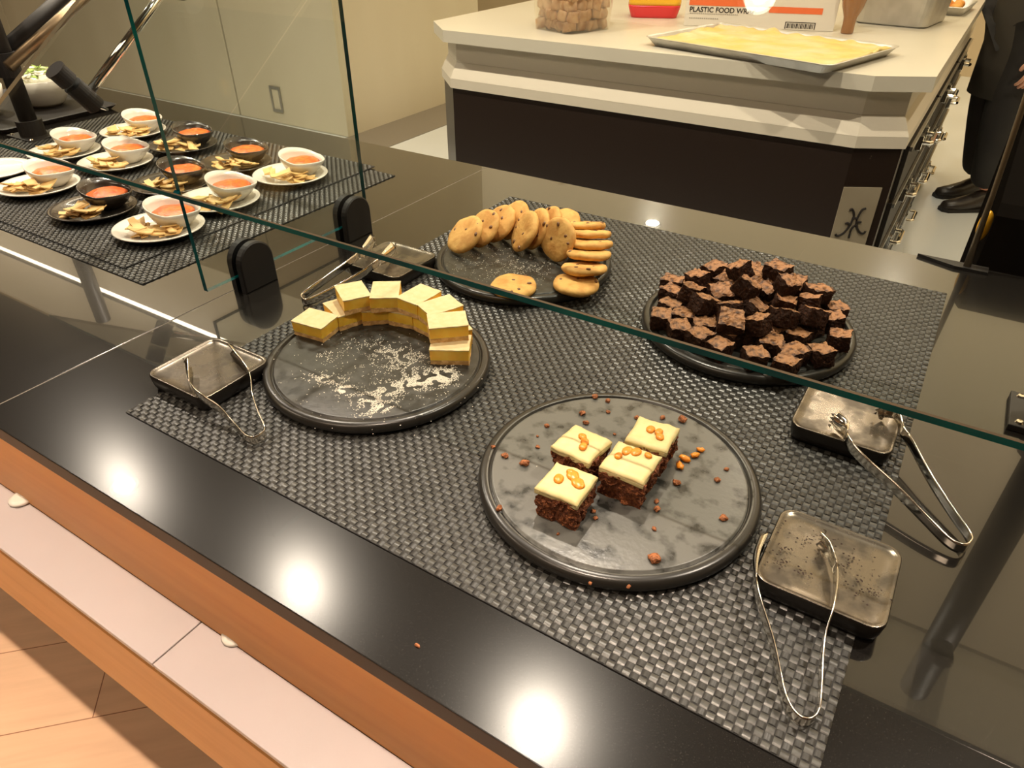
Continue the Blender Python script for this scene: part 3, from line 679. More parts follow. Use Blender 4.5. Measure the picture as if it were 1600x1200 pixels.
tongs([(-0.0557, 0.5706, 0.040), (-0.0524, 0.539, 0.038), (-0.0357, 0.4963, 0.036), (-0.0099, 0.4562, 0.030), (0.0051, 0.4283, 0.026), (0.0171, 0.4107, 0.0204), (0.0272, 0.404, 0.0185), (0.0354, 0.4045, 0.0185), (0.0409, 0.414, 0.0185), (0.0396, 0.429, 0.0214), (0.0290, 0.4807, 0.0310), (0.0279, 0.5125, 0.0400), (0.023, 0.5485, 0.0440), (0.0119, 0.5854, 0.0460), (0.0011, 0.599, 0.046)],
      'steel tongs nearest the camera, one arm over the flecked tong rest', scoop=.006)
tongs([(-0.0339, 0.8005, 0.052), (-0.0193, 0.792, 0.050), (-0.0098, 0.7684, 0.048), (0.0113, 0.75, 0.043), (0.0511, 0.728, 0.0347), (0.089, 0.703, 0.0263), (0.1128, 0.6889, 0.020), (0.1268, 0.6871, 0.0185), (0.1332, 0.6964, 0.0185), (0.1323, 0.7098, 0.0185), (0.1113, 0.7383, 0.022), (0.0841, 0.776, 0.0283), (0.0555, 0.8216, 0.0367), (0.0423, 0.8333, 0.043), (0.0351, 0.8485, 0.048), (0.02, 0.8659, 0.050), (0.0097, 0.8594, 0.052)],
      'steel tongs at the far right leaning from the brownie tong rest to the counter', scoop=.012)
tongs([(-0.879, 0.9147, 0.055), (-0.862, 0.873, 0.055), (-0.858, 0.830, 0.048), (-0.8665, 0.7575, 0.0316), (-0.8764, 0.7256, 0.020), (-0.8695, 0.7141, 0.018), (-0.8562, 0.7143, 0.018), (-0.8452, 0.7481, 0.022), (-0.8258, 0.7994, 0.034), (-0.8112, 0.8351, 0.048), (-0.8134, 0.8723, 0.055), (-0.8212, 0.9064, 0.055)],
      'steel tongs behind the lemon bars, scoops on the rest near the glass clamp', scoop=.014)

# ================================================================ SNEEZE GUARD
S = 0.72; GY, GZ = 0.620, 0.195
def gz(y): return GZ + S * (y - GY)
TH = 0.0066
nv = Vector((0, -S, 1)).normalized()
def guard_pane(x0, x1, y1, slot):
    """sloping pane: vertical-cut lower edge with a small polished bevel above it"""
    h = TH / nv.z / 2; up = Vector((x0, y1, gz(y1)))
    prof = [(GY, gz(GY) - h), (GY, gz(GY) + h * .72), (GY + .0010, gz(GY + .0010) + h), (y1 + nv.y * TH / 2, gz(y1) + nv.z * TH / 2), (y1 - nv.y * TH / 2, gz(y1) - nv.z * TH / 2)]
    bm = NB(); A = [bm.verts.new((x0, y, z)) for y, z in prof]; B = [bm.verts.new((x1, y, z)) for y, z in prof]; n = 5
    for i, mi in enumerate((1, 2, 0, 1, 0)):
        f = bm.faces.new((A[i], B[i], B[(i + 1) % n], A[(i + 1) % n])); f.material_index = mi
    f = bm.faces.new(A); f.material_index = 0 if slot == 5 else 2
    f = bm.faces.new(B[::-1]); f.material_index = 0 if slot == 3 else 2
    bmesh.ops.recalc_face_normals(bm, faces=bm.faces)
    return bm
def guard_lip(x0, x1):
    h = TH / nv.z / 2; y1 = GY + .0055
    prof = [(GY, gz(GY) - h), (GY, gz(GY) + h * .72), (GY + .0010, gz(GY + .0010) + h), (y1, gz(y1) + h), (y1, gz(y1) - h)]
    bm = NB(); A = [bm.verts.new((x0, y, z)) for y, z in prof]; B = [bm.verts.new((x1, y, z)) for y, z in prof]
    for i in range(5):
        f = bm.faces.new((A[i], B[i], B[(i + 1) % 5], A[(i + 1) % 5])); f.material_index = 1 if i == 1 else 0
    bm.faces.new(A); bm.faces.new(B[::-1]); bmesh.ops.recalc_face_normals(bm, faces=bm.faces); return bm
t = thing('sneeze_guard', 'sloping clear glass sneeze guard with a teal lower edge over the desserts', 'sneeze guard', (0, 0, 0))
link('glass_pane', guard_pane(-1.605, -1.0062, 1.02, 3), None, t, mats=[M['glass'], M['glass_edge'], M['edge_strip']])
link('glass_pane', guard_pane(-0.9938, 1.3, 1.08, 5), None, t, mats=[M['glass'], M['glass_edge'], M['edge_strip']])
link('glass_lip', guard_lip(-1.0062, -0.9938), None, t, mats=[M['glass_edge'], M['edge_strip']])
# posts
def post(x, y, h, parent, tilt=0):
    bm = NB(); box(bm, x - .062, x + .062, y - .045, y + .045, 0.0002, 0.009, bev=.0015); b = link('base_plate', bm, M['black_metal'], parent)
    for sx in (-1, 1):
        for sy in (-1, 1):
            bm = NB(); lathe(bm, [(0, .012), (.004, .0115), (.0055, .009), (.0055, .0085), (0, .0085)], 12)
            link('bolt', bm, M['chrome'], b, loc=(x + sx * .050, y + sy * .034, 0))
    bm = NB(); tube(bm, [(x, y, .009), (x, y, .05)], .034, 20); link('foot_collar', bm, M['black_metal'], parent, smooth=False)
    bm = NB(); tube(bm, [(x, y, .05), (x, y, h)], .023, 20); link('pole', bm, M['black_metal'], parent, smooth=True)
post(-2.262, 1.025, 0.60, t); post(0.222, 1.008, 0.60, t)
def arm_dir(): return Vector((0, 1, S)).normalized()
# knuckle and sloping rail on the left post
bm = NB(); tube(bm, [(-2.262, 1.025, 0.165), (-2.262, 1.025, 0.225)], .030, 18); link('knuckle', bm, M['black_rubber'], t)
bm = NB(); tube(bm, [(-2.275, 0.995, 0.205), (-2.275, 1.42, 0.43)], .019, 14); link('arm', bm, M['black_rubber'], t, smooth=True)
bm = NB(); tube(bm, [(-2.205, 1.00, 0.198), (-2.205, 1.40, 0.41)], .015, 14); link('arm', bm, M['bronze'], t, smooth=True)
# chrome stay rod with black end stopper clamped through the glass
def stay(x, y0, parent):
    p = Vector((x, y0, gz(y0))); u = arm_dir()
    bm = NB(); tube(bm, [p - nv * 0.058, p - nv * 0.0045], .0185, 22); tube(bm, [p + nv * 0.0045, p + nv * 0.030], .0185, 22); o = link('clamp_knob', bm, M['black_rubber'], parent)
    bm = NB(); tube(bm, [p + nv * 0.030, p + nv * 0.034], .0195, 22); link('knob_cap', bm, M['black_metal'], o)
    q = p - nv * 0.035 + u * .016
    bm = NB(); tube(bm, [q, q + u * 0.34], .0085, 12); link('stay_rod', bm, M['chrome'], parent, smooth=True)
    q = p - nv * 0.058
    bm = NB(); tube(bm, [q, q + Vector((0.035, 0.0, -0.002))], .003, 8); link('pin', bm, M['chrome'], o)
stay(-1.44, 0.748, t)
bm = NB(); tube(bm, [(0.222, 1.008, 0.455), (0.222, 0.945, gz(0.945) + .004)], .016, 14); link('arm', bm, M['black_rubber'], t, smooth=True)
bm = NB(); tube(bm, [(-1.40, .93, .44), (-1.30, .93, .44)], .026, 20); link('rail_end', bm, M['black_rubber'], t)
# strip light along the posts
bm = NB(); box(bm, -3.75, -1.19, 1.129, 1.151, 0.592, 0.606, bev=.002); link('light_rail', bm, M['black_metal'], t)
# side divider
t = thing('glass_divider', 'upright clear glass divider between the dips and the desserts', 'glass divider', (-1.0, 0.82, 0))
bm = NB(); F = box(bm, -.0048, .0048, -.193, .205, .030, 0.56)
for i, f in enumerate(F): f.material_index = 0 if i in (3, 5) else 1
link('glass_pane', bm, None, t, mats=[M['glass'], M['glass_edge']])
for y in (-0.093, 0.165):
    for s in (-1, 1):
        bm = NB(); prof = [(-.036, 0.0)] + [(.036, 0.0)] + [(.036 * math.cos(a), .048 + .036 * math.sin(a)) for a in [PI * k / 16 for k in range(17)]]
        x0, x1 = (s * .0053, s * .0175)
        if s < 0: x0, x1 = x1, x0
        loft(bm, [[(x0, py, pz + .0003) for py, pz in prof], [(x1 - .002 * (s > 0), py, pz + .0003) for py, pz in prof], [(x1, py * .93, .002 + pz * .95) for py, pz in prof]])
        link('clamp', bm, M['black_rubber'], t, loc=(0, y, 0))

# ================================================================ DIP PLATES
def plate_bm():
    bm = NB(); lathe(bm, [(0, .003), (.045, .003), (.05, 0), (.056, 0), (.078, .009), (.089, .0135), (.0905, .0155), (.088, .0165), (.074, .0115), (.054, .006), (0, .0055)], 48, shape=lambda X, Y, Z, a, r: (X, Y * .93, Z))
    return bm
def bowl_bm():
    def sh(X, Y, Z, a, r):
        k = Z / .042; pt = max(0, math.cos(a)) ** 4
        lift = .014 * (-math.cos(a)) * k
        return (X * (1 + .22 * pt * k), Y * (1 - .10 * k * pt), Z + max(0, lift + .004 * k) + 0 * pt)
    bm = NB(); lathe(bm, [(0, .003), (.020, .003), (.024, 0), (.028, .004), (.040, .015), (.048, .028), (.051, .038), (.0495, .039), (.046, .030), (.038, .017), (.026, .0085), (0, .007)], 48, shape=sh)
    return bm
def dip_bm():
    bm = NB(); lathe(bm, [(0, .0), (.036, .0), (.0435, .003), (.036, .008), (.022, .012), (0, .014)], 28)
    for v in bm.verts:
        v.co += noise.noise_vector(v.co * 70) * .002; v.co.x += 0.0; v.co.z = max(v.co.z, 0)
    return bm
pl = {}; bw = {}; dp = None; chv = []
def chip_bm(seed):
    r = random.Random(seed); pts = [(0.018, -0.010), (0.019, 0.009), (-0.019, 0.004), (-0.018, -0.006)] if seed % 2 else [(0.020, -0.002), (0.004, 0.014), (-0.017, 0.0), (0.0, -0.012)]
    bm = NB(); rings = []
    n = 20
    def P_(t_):
        k = t_ * len(pts); i = int(k) % len(pts); f = k - int(k); a, b = pts[i], pts[(i + 1) % len(pts)]
        return a[0] + (b[0] - a[0]) * f, a[1] + (b[1] - a[1]) * f
    for z, s in ((0, .93), (.0009, 1), (.0022, .96)):
        rings.append([(x * s, y * s, z + 9 * x * x + .0007 * noise.noise(Vector((x * 80, y * 80, seed)))) for x, y in (P_(q / n) for q in range(n))])
    loft(bm, rings); return bm
DP = [  # x, y, colour, yaw of the bowl tip, bowl offset, description
 (-1.337, 0.775, 'w', 25, 'the white plate at the mat corner nearest the divider', 1),
 (-1.364, 0.945, 'w', 25, 'the white plate behind the mat corner plate', 1),
 (-1.356, 1.150, 'w', 15, 'the farthest right white plate', 1),
 (-1.550, 0.766, 'b', 20, 'the black plate nearest the counter front', 1),
 (-1.545, 0.955, 'b', 20, 'the black plate at the centre of the group', 1),
 (-1.540, 1.140, 'b', 15, 'the farthest right black plate', 1),
 (-1.795, 0.784, 'w', 20, 'the white plate left of the nearest black plate', 1),
 (-1.805, 0.985, 'w', 25, 'the white plate in the middle of the group', 1),
 (-1.785, 1.170, 'b', 15, 'the black plate at the back of the group', 1),
 (-2.000, 0.785, 'w', 20, 'the empty white plate at the left picture edge', 0),
 (-2.000, 0.965, 'w', 25, 'the white plate beside the black post foot', 1),
 (-2.020, 1.180, 'w', 15, 'the white plate at the very back of the group', 1)]
rnd = random.Random(4); PZ = 0.0062
for i, (x, y, c, yaw, d, has) in enumerate(DP):
    m = M['white_china'] if c == 'w' else M['black_china']
    if c not in pl: o = pl[c] = tag(link('plate', plate_bm(), m, smooth=True), 'x', 'plate')
    else: o = dup(pl[c])
    o.location = (x, y, PZ + Z0); o.rotation_euler = (0, 0, rad(yaw)); o['label'] = 'small round ' + ('white' if c == 'w' else 'black') + ' plate: ' + d; o['group'] = 'plates of chips and dip'
    if not has: continue
    bx, by = x + .012, y + .030
    if c not in bw: o = bw[c] = tag(link('dip_bowl', bowl_bm(), m, smooth=True), 'x', 'bowl')
    else: o = dup(bw[c])
    o.location = (bx, by, PZ + .0066 + Z0); o.rotation_euler = (0, 0, rad(yaw)); o['label'] = ('white' if c == 'w' else 'black') + ' slant-rimmed bowl on ' + d; o['group'] = 'dip bowls'
    if not dp: o = dp = tag(link('dip', dip_bm(), M['dip'], smooth=True), 'x', 'dip')
    else: o = dup(dp)
    o.location = (bx, by, PZ + .0066 + .026 + Z0); o.rotation_euler = (0, 0, rad(yaw + 40 * i)); o['label'] = 'orange dip in the bowl on ' + d; o['group'] = 'dips in bowls'
    for k in range(13):
        if len(chv) < 4: o = link('pita_chip', chip_bm(len(chv) + 1), M['chip'], smooth=False); tag(o, 'x', 'chip'); chv.append(o)
        else: o = dup(chv[k % 4])
        a = rad(-58 + rnd.uniform(-62, 62)); r = rnd.uniform(.034, .060)
        lv = k // 4
        o.scale = (1.3, 1.3, 1.3); o.location = (x + r * math.cos(a), y + r * math.sin(a) * .9, PZ + .0100 + .0055 * lv + rnd.uniform(0, .002) + Z0)
        o.rotation_euler = (rad(rnd.uniform(-16, 16)), rad(rnd.uniform(-16, 16)), rnd.uniform(0, 6.3)); o['label'] = 'golden pita chip on ' + d; o['group'] = 'pita chips on ' + d[4:]
# salad bowls on a black tray
bm = NB(); loft(bm, [[(x, y, 0.0) for x, y in rrect(.50, .34, .02)], [(x, y, .014) for x, y in rrect(.53, .37, .02)], [(x, y, .016) for x, y in rrect(.52, .36, .02)], [(x, y, .008) for x, y in rrect(.49, .33, .02)]])
tag(link('serving_tray', bm, M['black_metal'], loc=(-2.62, 1.17, 0.0002)), 'flat black tray under the salad bowls at the far left', 'tray')
for i, (x, y, s, lab, lab2) in enumerate(((-2.565, 1.235, .98, 'white salad bowl on the black tray at the far left, right-hand one', 'green and cream salad in the right-hand white bowl'), (-2.62, 1.055, .95, 'white salad bowl cut by the left picture edge', 'green salad in the bowl cut by the picture edge'))):
    bm = NB(); lathe(bm, [(0, .003), (.04, .003), (.045, 0), (.06, .012), (.085, .05), (.092, .085), (.090, .086), (.082, .052), (.058, .016), (0, .010)], 48)
    o = tag(link('salad_bowl', bm, M['white_china'], loc=(x, y, .0084), smooth=True), lab, 'bowl', 'salad bowls'); o.scale = (s, s, s)
    rr = random.Random(i); bm = NB()
    for q in range(60):
        a = rr.uniform(0, 6.3); r = .066 * math.sqrt(rr.random()); z = .082 + .03 * (1 - (r / .08) ** 2) + rr.uniform(-.006, .006)
        cx, cy = r * math.cos(a), r * math.sin(a); A = rr.uniform(0, 6.3); L_ = rr.uniform(.012, .026)
        vs = [bm.verts.new((cx + L_ * math.cos(A + u) * v, cy + L_ * math.sin(A + u) * v, z + rr.uniform(-.006, .008))) for u, v in ((0, 1), (1.3, .5), (PI, 1), (4.9, .5))]
        f = bm.faces.new(vs); f.material_index = rr.choice((0, 0, 1))
    o = link('salad', bm, None, loc=(x, y, .0084), mats=[M['salad'], M['parchment']]); tag(o, lab2, 'salad', kind='stuff'); o.modifiers.new('solid', 'SOLIDIFY').thickness = .0015

# ================================================================ KITCHEN ISLAND
IT = 0.16
foot = [(-1.755, 2.31), (-.265, 2.31), (-.12, 2.39), (-.12, 5.0), (-1.92, 5.0), (-1.92, 2.47)]
def inset(P, d):
    n = len(P); out = []
    for i in range(n):
        p0, p1, p2 = Vector(P[i - 1]), Vector(P[i]), Vector(P[(i + 1) % n])
        e1 = (p1 - p0).normalized(); e2 = (p2 - p1).normalized(); n1 = Vector((-e1.y, e1.x)); n2 = Vector((-e2.y, e2.x))
        b = (n1 + n2).normalized(); q = p1 + b * (d / b.dot(n1)); out.append((q.x, q.y))
    return out
t = thing('kitchen_island', 'cream topped kitchen island with a dark front and clipped corners', 'kitchen island', (0, 0, 0))
bm = NB(); prism(bm, foot, IT - .041, IT); bmesh.ops.bevel(bm, geom=bm.edges[:], offset=.0015, segments=1); link('worktop', bm, M['island_white'], t)
A_ = inset(foot, .050); D_ = inset(foot, .022); G_ = inset(foot, .030)
bm = NB(); prism(bm, A_, .045, IT - .0415); link('apron', bm, M['island_apron'], t)
bm = NB(); prism(bm, D_, -.010, .0442, top=A_); prism(bm, D_, -.044, -.0105); link('moulding', bm, M['island_apron'], t)
bm = NB(); prism(bm, G_, FZ + .0005, -.0446); link('body', bm, M['island_black'], t)
# chamfer plate with monogram
th = rad(28.9); o0 = Vector((-.29, 2.34, 0)); ux = Vector((math.cos(th), math.sin(th), 0)); un = Vector((math.sin(th), -math.cos(th), 0))
gp = Vector((G_[1][0], G_[1][1], 0)); off = (gp - o0).dot(un) + .0006
def cp(s, z, e=0): return tuple(o0 + ux * s + un * (off + e) + Vector((0, 0, z)))
bm = NB()
def plate_box(bm, s0, s1, z0, z1, e0, e1):
    P = [cp(s, z, e) for e in (e0, e1) for s, z in ((s0, z0), (s1, z0), (s1, z1), (s0, z1))]; v = [bm.verts.new(p) for p in P]
    for f in ((0, 3, 2, 1), (4, 5, 6, 7), (0, 1, 5, 4), (1, 2, 6, 5), (2, 3, 7, 6), (3, 0, 4, 7)): bm.faces.new([v[i] for i in f])
    bmesh.ops.recalc_face_normals(bm, faces=bm.faces)
plate_box(bm, .016, .130, -.42, -.163, 0, .004); pp = link('emblem_plate', bm, M['plate_metal'], t)
STROKES = [[(0.0511, -0.2347), (0.0563, -0.2309), (0.0637, -0.2383), (0.0691, -0.2516), (0.0681, -0.2611), (0.0669, -0.2769), (0.0639, -0.2866), (0.0559, -0.3046), (0.0443, -0.3166), (0.0341, -0.3199), (0.0281, -0.314)], [(0.0986, -0.228), (0.089, -0.232), (0.0849, -0.2436), (0.0819, -0.259), (0.082, -0.2726), (0.0884, -0.29), (0.0977, -0.3034), (0.1086, -0.3101), (0.1169, -0.307), (0.1174, -0.3021)], [(0.0663, -0.2613), (0.0819, -0.259)], [(0.0491, -0.2791), (0.0559, -0.277), (0.067, -0.2846)], [(0.0841, -0.2803), (0.0744, -0.2921), (0.0719, -0.3061), (0.0724, -0.3259)], [(0.0839, -0.2726), (0.0967, -0.2731)]]  # strokes traced in image pixels, then projected onto the chamfer plane
bm = NB()
for s in STROKES:
    pts = spline([cp(a, b, .0048) for a, b in s], 4); tube(bm, pts, .0034, 8)
link('monogram', bm, M['ink'], pp)
# refrigerated drawers with chrome latches on the right side
gx = G_[2][0]
for c in range(3):
    for r_ in range(4):
        y0 = 2.50 + c * .78; z1 = -.06 - r_ * .18
        bm = NB(); box(bm, gx, gx + .014, y0, y0 + .75, z1 - .168, z1, bev=.002); d = link('drawer', bm, M['drawer'], t)
        bm = NB(); box(bm, gx + .014, gx + .022, y0, y0 + .75, z1 - .014, z1 - .001); link('top_rim', bm, M['steel'], d)
        bm = NB(); yy = y0 + .31
        tube(bm, [(gx + .014, yy, z1 - .06), (gx + .05, yy, z1 - .06), (gx + .055, yy + .01, z1 - .06), (gx + .055, yy + .12, z1 - .06), (gx + .05, yy + .13, z1 - .06), (gx + .014, yy + .13, z1 - .06)], .008, 10)
        box(bm, gx + .014, gx + .03, yy - .02, yy + .02, z1 - .085, z1 - .035, bev=.003); box(bm, gx + .014, gx + .03, yy + .11, yy + .15, z1 - .085, z1 - .035, bev=.003)
        link('handle', bm, M['chrome'], d)

# ---- sheet pan of egg
px, py, pr = -0.6286, 2.5371, -0.27
t = thing('sheet_pan', 'aluminium sheet pan on the near side of the kitchen island', 'sheet pan', (px, py, IT + .0005), (0, 0, pr))
bm = NB(); W, D = .655, .455
loft(bm, [[(x, y, 0) for x, y in rrect(W - .05, D - .05, .02)], [(x, y, .024) for x, y in rrect(W - .012, D - .012, .024)], [(x, y, .027) for x, y in rrect(W, D, .028)], [(x, y, .0285) for x, y in rrect(W - .006, D - .006, .025)], [(x, y, .025) for x, y in rrect(W - .016, D - .016, .022)], [(x, y, .002) for x, y in rrect(W - .053, D - .053, .018)]])
link('pan', bm, M['alu'], t, smooth=False)
bm = bmesh.new(); bmesh.ops.create_grid(bm, x_segments=60, y_segments=40, size=.5)
for v in bm.verts:
    x, y = v.co.x * .61, v.co.y * .41; e = max(abs(v.co.x), abs(v.co.y)) * 2
    v.co = Vector((x, y, .014 + .006 * noise.noise(Vector((x * 14, y * 14, 1))) + .003 * noise.noise(Vector((x * 45, y * 45, 4))) + (.012 if e > .96 and y > 0 else 0) * max(0, noise.noise(Vector((x * 25, y * 25, 2))) + .4)))
eg = tag(link('egg_sheet', bm, M['custard'], loc=(px, py, IT + .0065), rot=(0, 0, pr), smooth=True), 'yellow egg sheet filling the aluminium sheet pan', 'egg sheet')
eg.modifiers.new('solid', 'SOLIDIFY').thickness = .010
eg.modifiers['solid'].offset = -1
# ---- clear bin of croutons
bx, by, br_ = -1.3657, 2.5914, rad(-18)
t = thing('clear_bin', 'clear square bin of toasted bread cubes on the island corner', 'bin', (bx, by, IT + .0005), (0, 0, br_))
bm = NB(); W = .205; D = .22
loft(bm, [[(x, y, 0) for x, y in rrect(W, D, .03)], [(x, y, .22) for x, y in rrect(W + .02, D + .02, .035)], [(x, y, .22) for x, y in rrect(W + .014, D + .014, .033)], [(x, y, .003) for x, y in rrect(W - .006, D - .006, .028)]])
link('shell', bm, M['bin_plastic'], t, smooth=True)
cm = []
rnd = random.Random(12); cnt = 0
R_ = Matrix.Rotation(br_, 3, 'Z')
for lz in range(6):
    for ix in range(5):
        for iy in range(5):
            if lz < 5 and 0 < ix < 4 and 0 < iy < 4: continue
            p = R_ @ Vector(((ix - 2) * .0365 + rnd.uniform(-.004, .004), (iy - 2) * .0395 + rnd.uniform(-.004, .004), 0))
            if len(cm) < 4:
                bm = lump_box(.036, .036, .034, 3, .006, 50, len(cm) + 3); o = tag(link('crouton', bm, M['crouton'], smooth=True), 'toasted bread cube in the clear bin', 'crouton', 'croutons in the clear bin'); cm.append(o)
            else: o = dup(cm[cnt % 4])
            o.location = (bx + p.x, by + p.y, IT + .005 + lz * .033 + Z0); o.rotation_euler = (rad(rnd.uniform(-20, 20)), rad(rnd.uniform(-20, 20)), rnd.uniform(0, 6)); cnt += 1
# ---- red and yellow bag
t = thing('snack_bag', 'red and yellow plastic bag lying behind the crouton bin', 'bag', (-1.2357, 3.05, IT + .0005), (0, 0, rad(24)))
def pillow(w, d, h, z0, z1, seed):
    bm = NB(); R = []
    for k in range(7):
        f = z0 + (z1 - z0) * k / 6; s = .86 + .14 * math.sin(PI * min(1, max(0, f / h)))
        R.append([(x * (s + .02 * noise.noise(Vector((x * 40, y * 40, f * 40 + seed)))), y * s, f) for x, y in rrect(w, d, .03)])
    loft(bm, R); return bm
link('lower_film', pillow(.21, .13, .12, 0, .045, 1), M['bag_red'], t, smooth=True)
link('upper_film', pillow(.208, .128, .12, .0452, .11, 2), M['bag_yellow'], t, smooth=True)
# ---- food wrap carton
t = thing('food_wrap_carton', 'long white carton with orange stripe lettered plastic food wrap', 'carton', (-1.0414, 2.8814, IT + .0005), (0, 0, rad(16)))
bm = NB(); box(bm, 0, .535, 0, .12, 0, .125, bev=.002); link('box', bm, M['carton'], t)
bm = NB(); box(bm, .012, .20, -.0012, 0, .070, .098); box(bm, .20, .30, -.0012, 0, .070, .098); box(bm, .30, .485, -.0012, 0, .054, .074); link('stripe', bm, M['carton_red'], t)
def text(s, size, loc, m, parent, name='lettering'):
    c = bpy.data.curves.new('t', 'FONT'); c.body = s; c.size = size; c.extrude = .0003; c.offset = size * .018
    o = bpy.data.objects.new('t', c); C.objects.link(o); bpy.context.view_layer.update()
    me = bpy.data.meshes.new_from_object(o.evaluated_get(bpy.context.evaluated_depsgraph_get())); bpy.data.objects.remove(o)
    me.materials.clear(); me.materials.append(m); r = bpy.data.objects.new(name, me); C.objects.link(r); r.parent = parent; r.location = loc; r.rotation_euler = (PI / 2, 0, 0)
    return r
text('PLASTIC FOOD WRAP', .024, (.015, -.0008, .048), M['ink'], t)
bm = NB()
for k in range(26): box(bm, .018 + k * .0068, .018 + k * .0068 + .0045, -.0008, 0, .041, .0440)
for k in range(14): box(bm, .018 + k * .0078, .018 + k * .0078 + .0045, -.0008, 0, .025, .0285)
link('small_print', bm, M['ink_grey'], t)
bm = NB()
for a in ((.365, .470, .0245, .0265), (.365, .368, .004, .0265), (.467, .470, .004, .0265)): box(bm, a[0], a[1], -.0010, 0, a[2], a[3])
for k in range(18): box(bm, .372 + k * .0052, .372 + k * .0052 + (.0022 if k % 3 else .0036), -.0010, 0, .006, .0215)
link('barcode', bm, M['ink'], t)
# ---- amber bottle
bm = NB(); lathe(bm, [(0, 0), (.020, 0), (.022, .004), (.021, .03), (.023, .052), (.036, .085), (.044, .12), (.045, .20), (.040, .21), (0, .212)], 28)
tag(link('squeeze_bottle', bm, M['amber'], loc=(-0.4786, 3.02, IT + .0005), smooth=True), 'amber brown squeeze bottle standing on its cap behind the sheet pan', 'bottle')
# ---- deep steel pan
bm = NB(); W, D = .27, .30
loft(bm, [[(x, y, 0) for x, y in rrect(W - .02, D - .02, .035)], [(x, y, .006) for x, y in rrect(W - .004, D - .004, .04)], [(x, y, .15) for x, y in rrect(W + .012, D + .012, .04)], [(x, y, .153) for x, y in rrect(W + .04, D + .04, .045)], [(x, y, .156) for x, y in rrect(W + .02, D + .02, .04)], [(x, y, .006) for x, y in rrect(W - .008, D - .008, .036)]])
tag(link('hotel_pan', bm, M['alu'], loc=(-0.3614, 3.43, IT + .0005), rot=(0, 0, rad(-8)), smooth=False), 'deep grey steel pan on the island near its right edge', 'pan')
# ---- small tray with pastries
bm = NB(); W, D = .20, .30
loft(bm, [[(x, y, 0) for x, y in rrect(W - .03, D - .03, .02)], [(x, y, .03) for x, y in rrect(W, D, .025)], [(x, y, .032) for x, y in rrect(W - .008, D - .008, .022)], [(x, y, .003) for x, y in rrect(W - .036, D - .036, .018)]])
tag(link('serving_tray', bm, M['alu'], loc=(-0.2457, 3.86, IT + .0005), rot=(0, 0, rad(-4))), 'shallow steel tray of golden pastries behind the deep pan', 'tray')
cm = None
for k in range(12):
    if not cm:
        bm = NB(); bmesh.ops.create_icosphere(bm, subdivisions=3, radius=.022)
        for v in bm.verts: v.co *= 1 + .2 * noise.noise(v.co * 60); v.co.z *= .8
        cm = o = tag(link('golden_pastry', bm, M['pastry'], smooth=True), 'small golden pastry in the shallow steel tray', 'pastry', 'pastries in the steel tray')
    else: o = dup(cm)
    o.location = (-.285 + (k % 3) * .042, 3.76 + (k // 3) * .05, IT + .024 + Z0); o.rotation_euler = (0, 0, k)

# ================================================================ RIGHT EDGE: dark cabinet, pole, yellow bin
prof = [(1.53, FZ + .0005), (1.53, .090), (1.545, .110), (1.80, .208), (1.95, .215), (2.20, .172), (2.22, .15), (2.22, FZ + .0005)]
bm = NB(); loft(bm, [[(x, y, z) for y, z in prof] for x in (.090, .0905, 1.6)])
tag(link('dark_cabinet', bm, M['black_matte'], loc=(0, 0, 0)), 'low black cabinet with a sloping top behind the right end of the counter', 'cabinet')
t = thing('swing_pole', 'slim bronze pole on a black foot at the back right of the counter', 'pole', (.074, 1.478, 0))
bm = NB(); prism(bm, [(-.085, .012), (-.02, -.013), (.035, -.013), (.035, .013)], .0003, .006); link('foot', bm, M['black_metal'], t)
bm = NB(); tube(bm, [(0, 0, .006), (-.004, 0, .14), (-.016, .0, .40), (-.016, 0, .9)], [.0065, .0045, .005, .005], 12); link('shaft', bm, M['bronze'], t, smooth=True)
bm = NB(); bmesh.ops.create_icosphere(bm, subdivisions=3, radius=1)
for v in bm.verts: v.co = Vector((v.co.x * .012, v.co.y * .012, v.co.z * .030))
tag(link('yellow_cloth', bm, M['yellow'], loc=(.080, 1.560, .058), smooth=True), 'small yellow cloth bundle hanging on the edge of the black cabinet', 'cloth')

# ================================================================ PERSON
def skin_obj(name, verts, edges, radii, m, parent, sub=2, root=0):
    me = bpy.data.meshes.new(name); me.from_pydata(verts, edges, []); me.materials.append(m)
    o = bpy.data.objects.new(name, me); C.objects.link(o); o.parent = parent
    md = o.modifiers.new('skin', 'SKIN'); md.use_smooth_shade = True
    for i, r in enumerate(radii):
        sv = me.skin_vertices[0].data[i]; sv.radius = r if isinstance(r, tuple) else (r, r); sv.use_root = (i == root)
    s = o.modifiers.new('sub', 'SUBSURF'); s.levels = sub; s.render_levels = sub
    return o
# standing, facing the island (-x); z measured from the floor; near leg and arm at smaller y
t = thing('person', 'person in black clothes standing at the right side of the island', 'person', (0.09, 4.42, FZ), (0, 0, rad(35)))
skin_obj('body', [(0, 0, .96), (0, 0, 1.15), (-.01, 0, 1.38), (0, 0, 1.47), (-.015, 0, 1.58),
                  (.005, -.19, 1.42), (.0, -.26, 1.09), (-.075, -.275, .79),
                  (.005, .19, 1.42), (.04, .24, 1.14), (-.10, .20, 1.03),
                  (0, -.09, .90), (-.03, -.10, .50), (.02, -.10, .10), (0, .09, .90), (.02, .10, .50), (.10, .10, .10)],
         [(0, 1), (1, 2), (2, 3), (3, 4), (2, 5), (5, 6), (6, 7), (2, 8), (8, 9), (9, 10), (0, 11), (11, 12), (12, 13), (0, 14), (14, 15), (15, 16)],
         [(.10, .13), (.09, .12), (.08, .12), .05, .055, .038, .032, .027, .038, .032, .027, .085, .06, .045, .085, .06, .045], M['skin'], t)
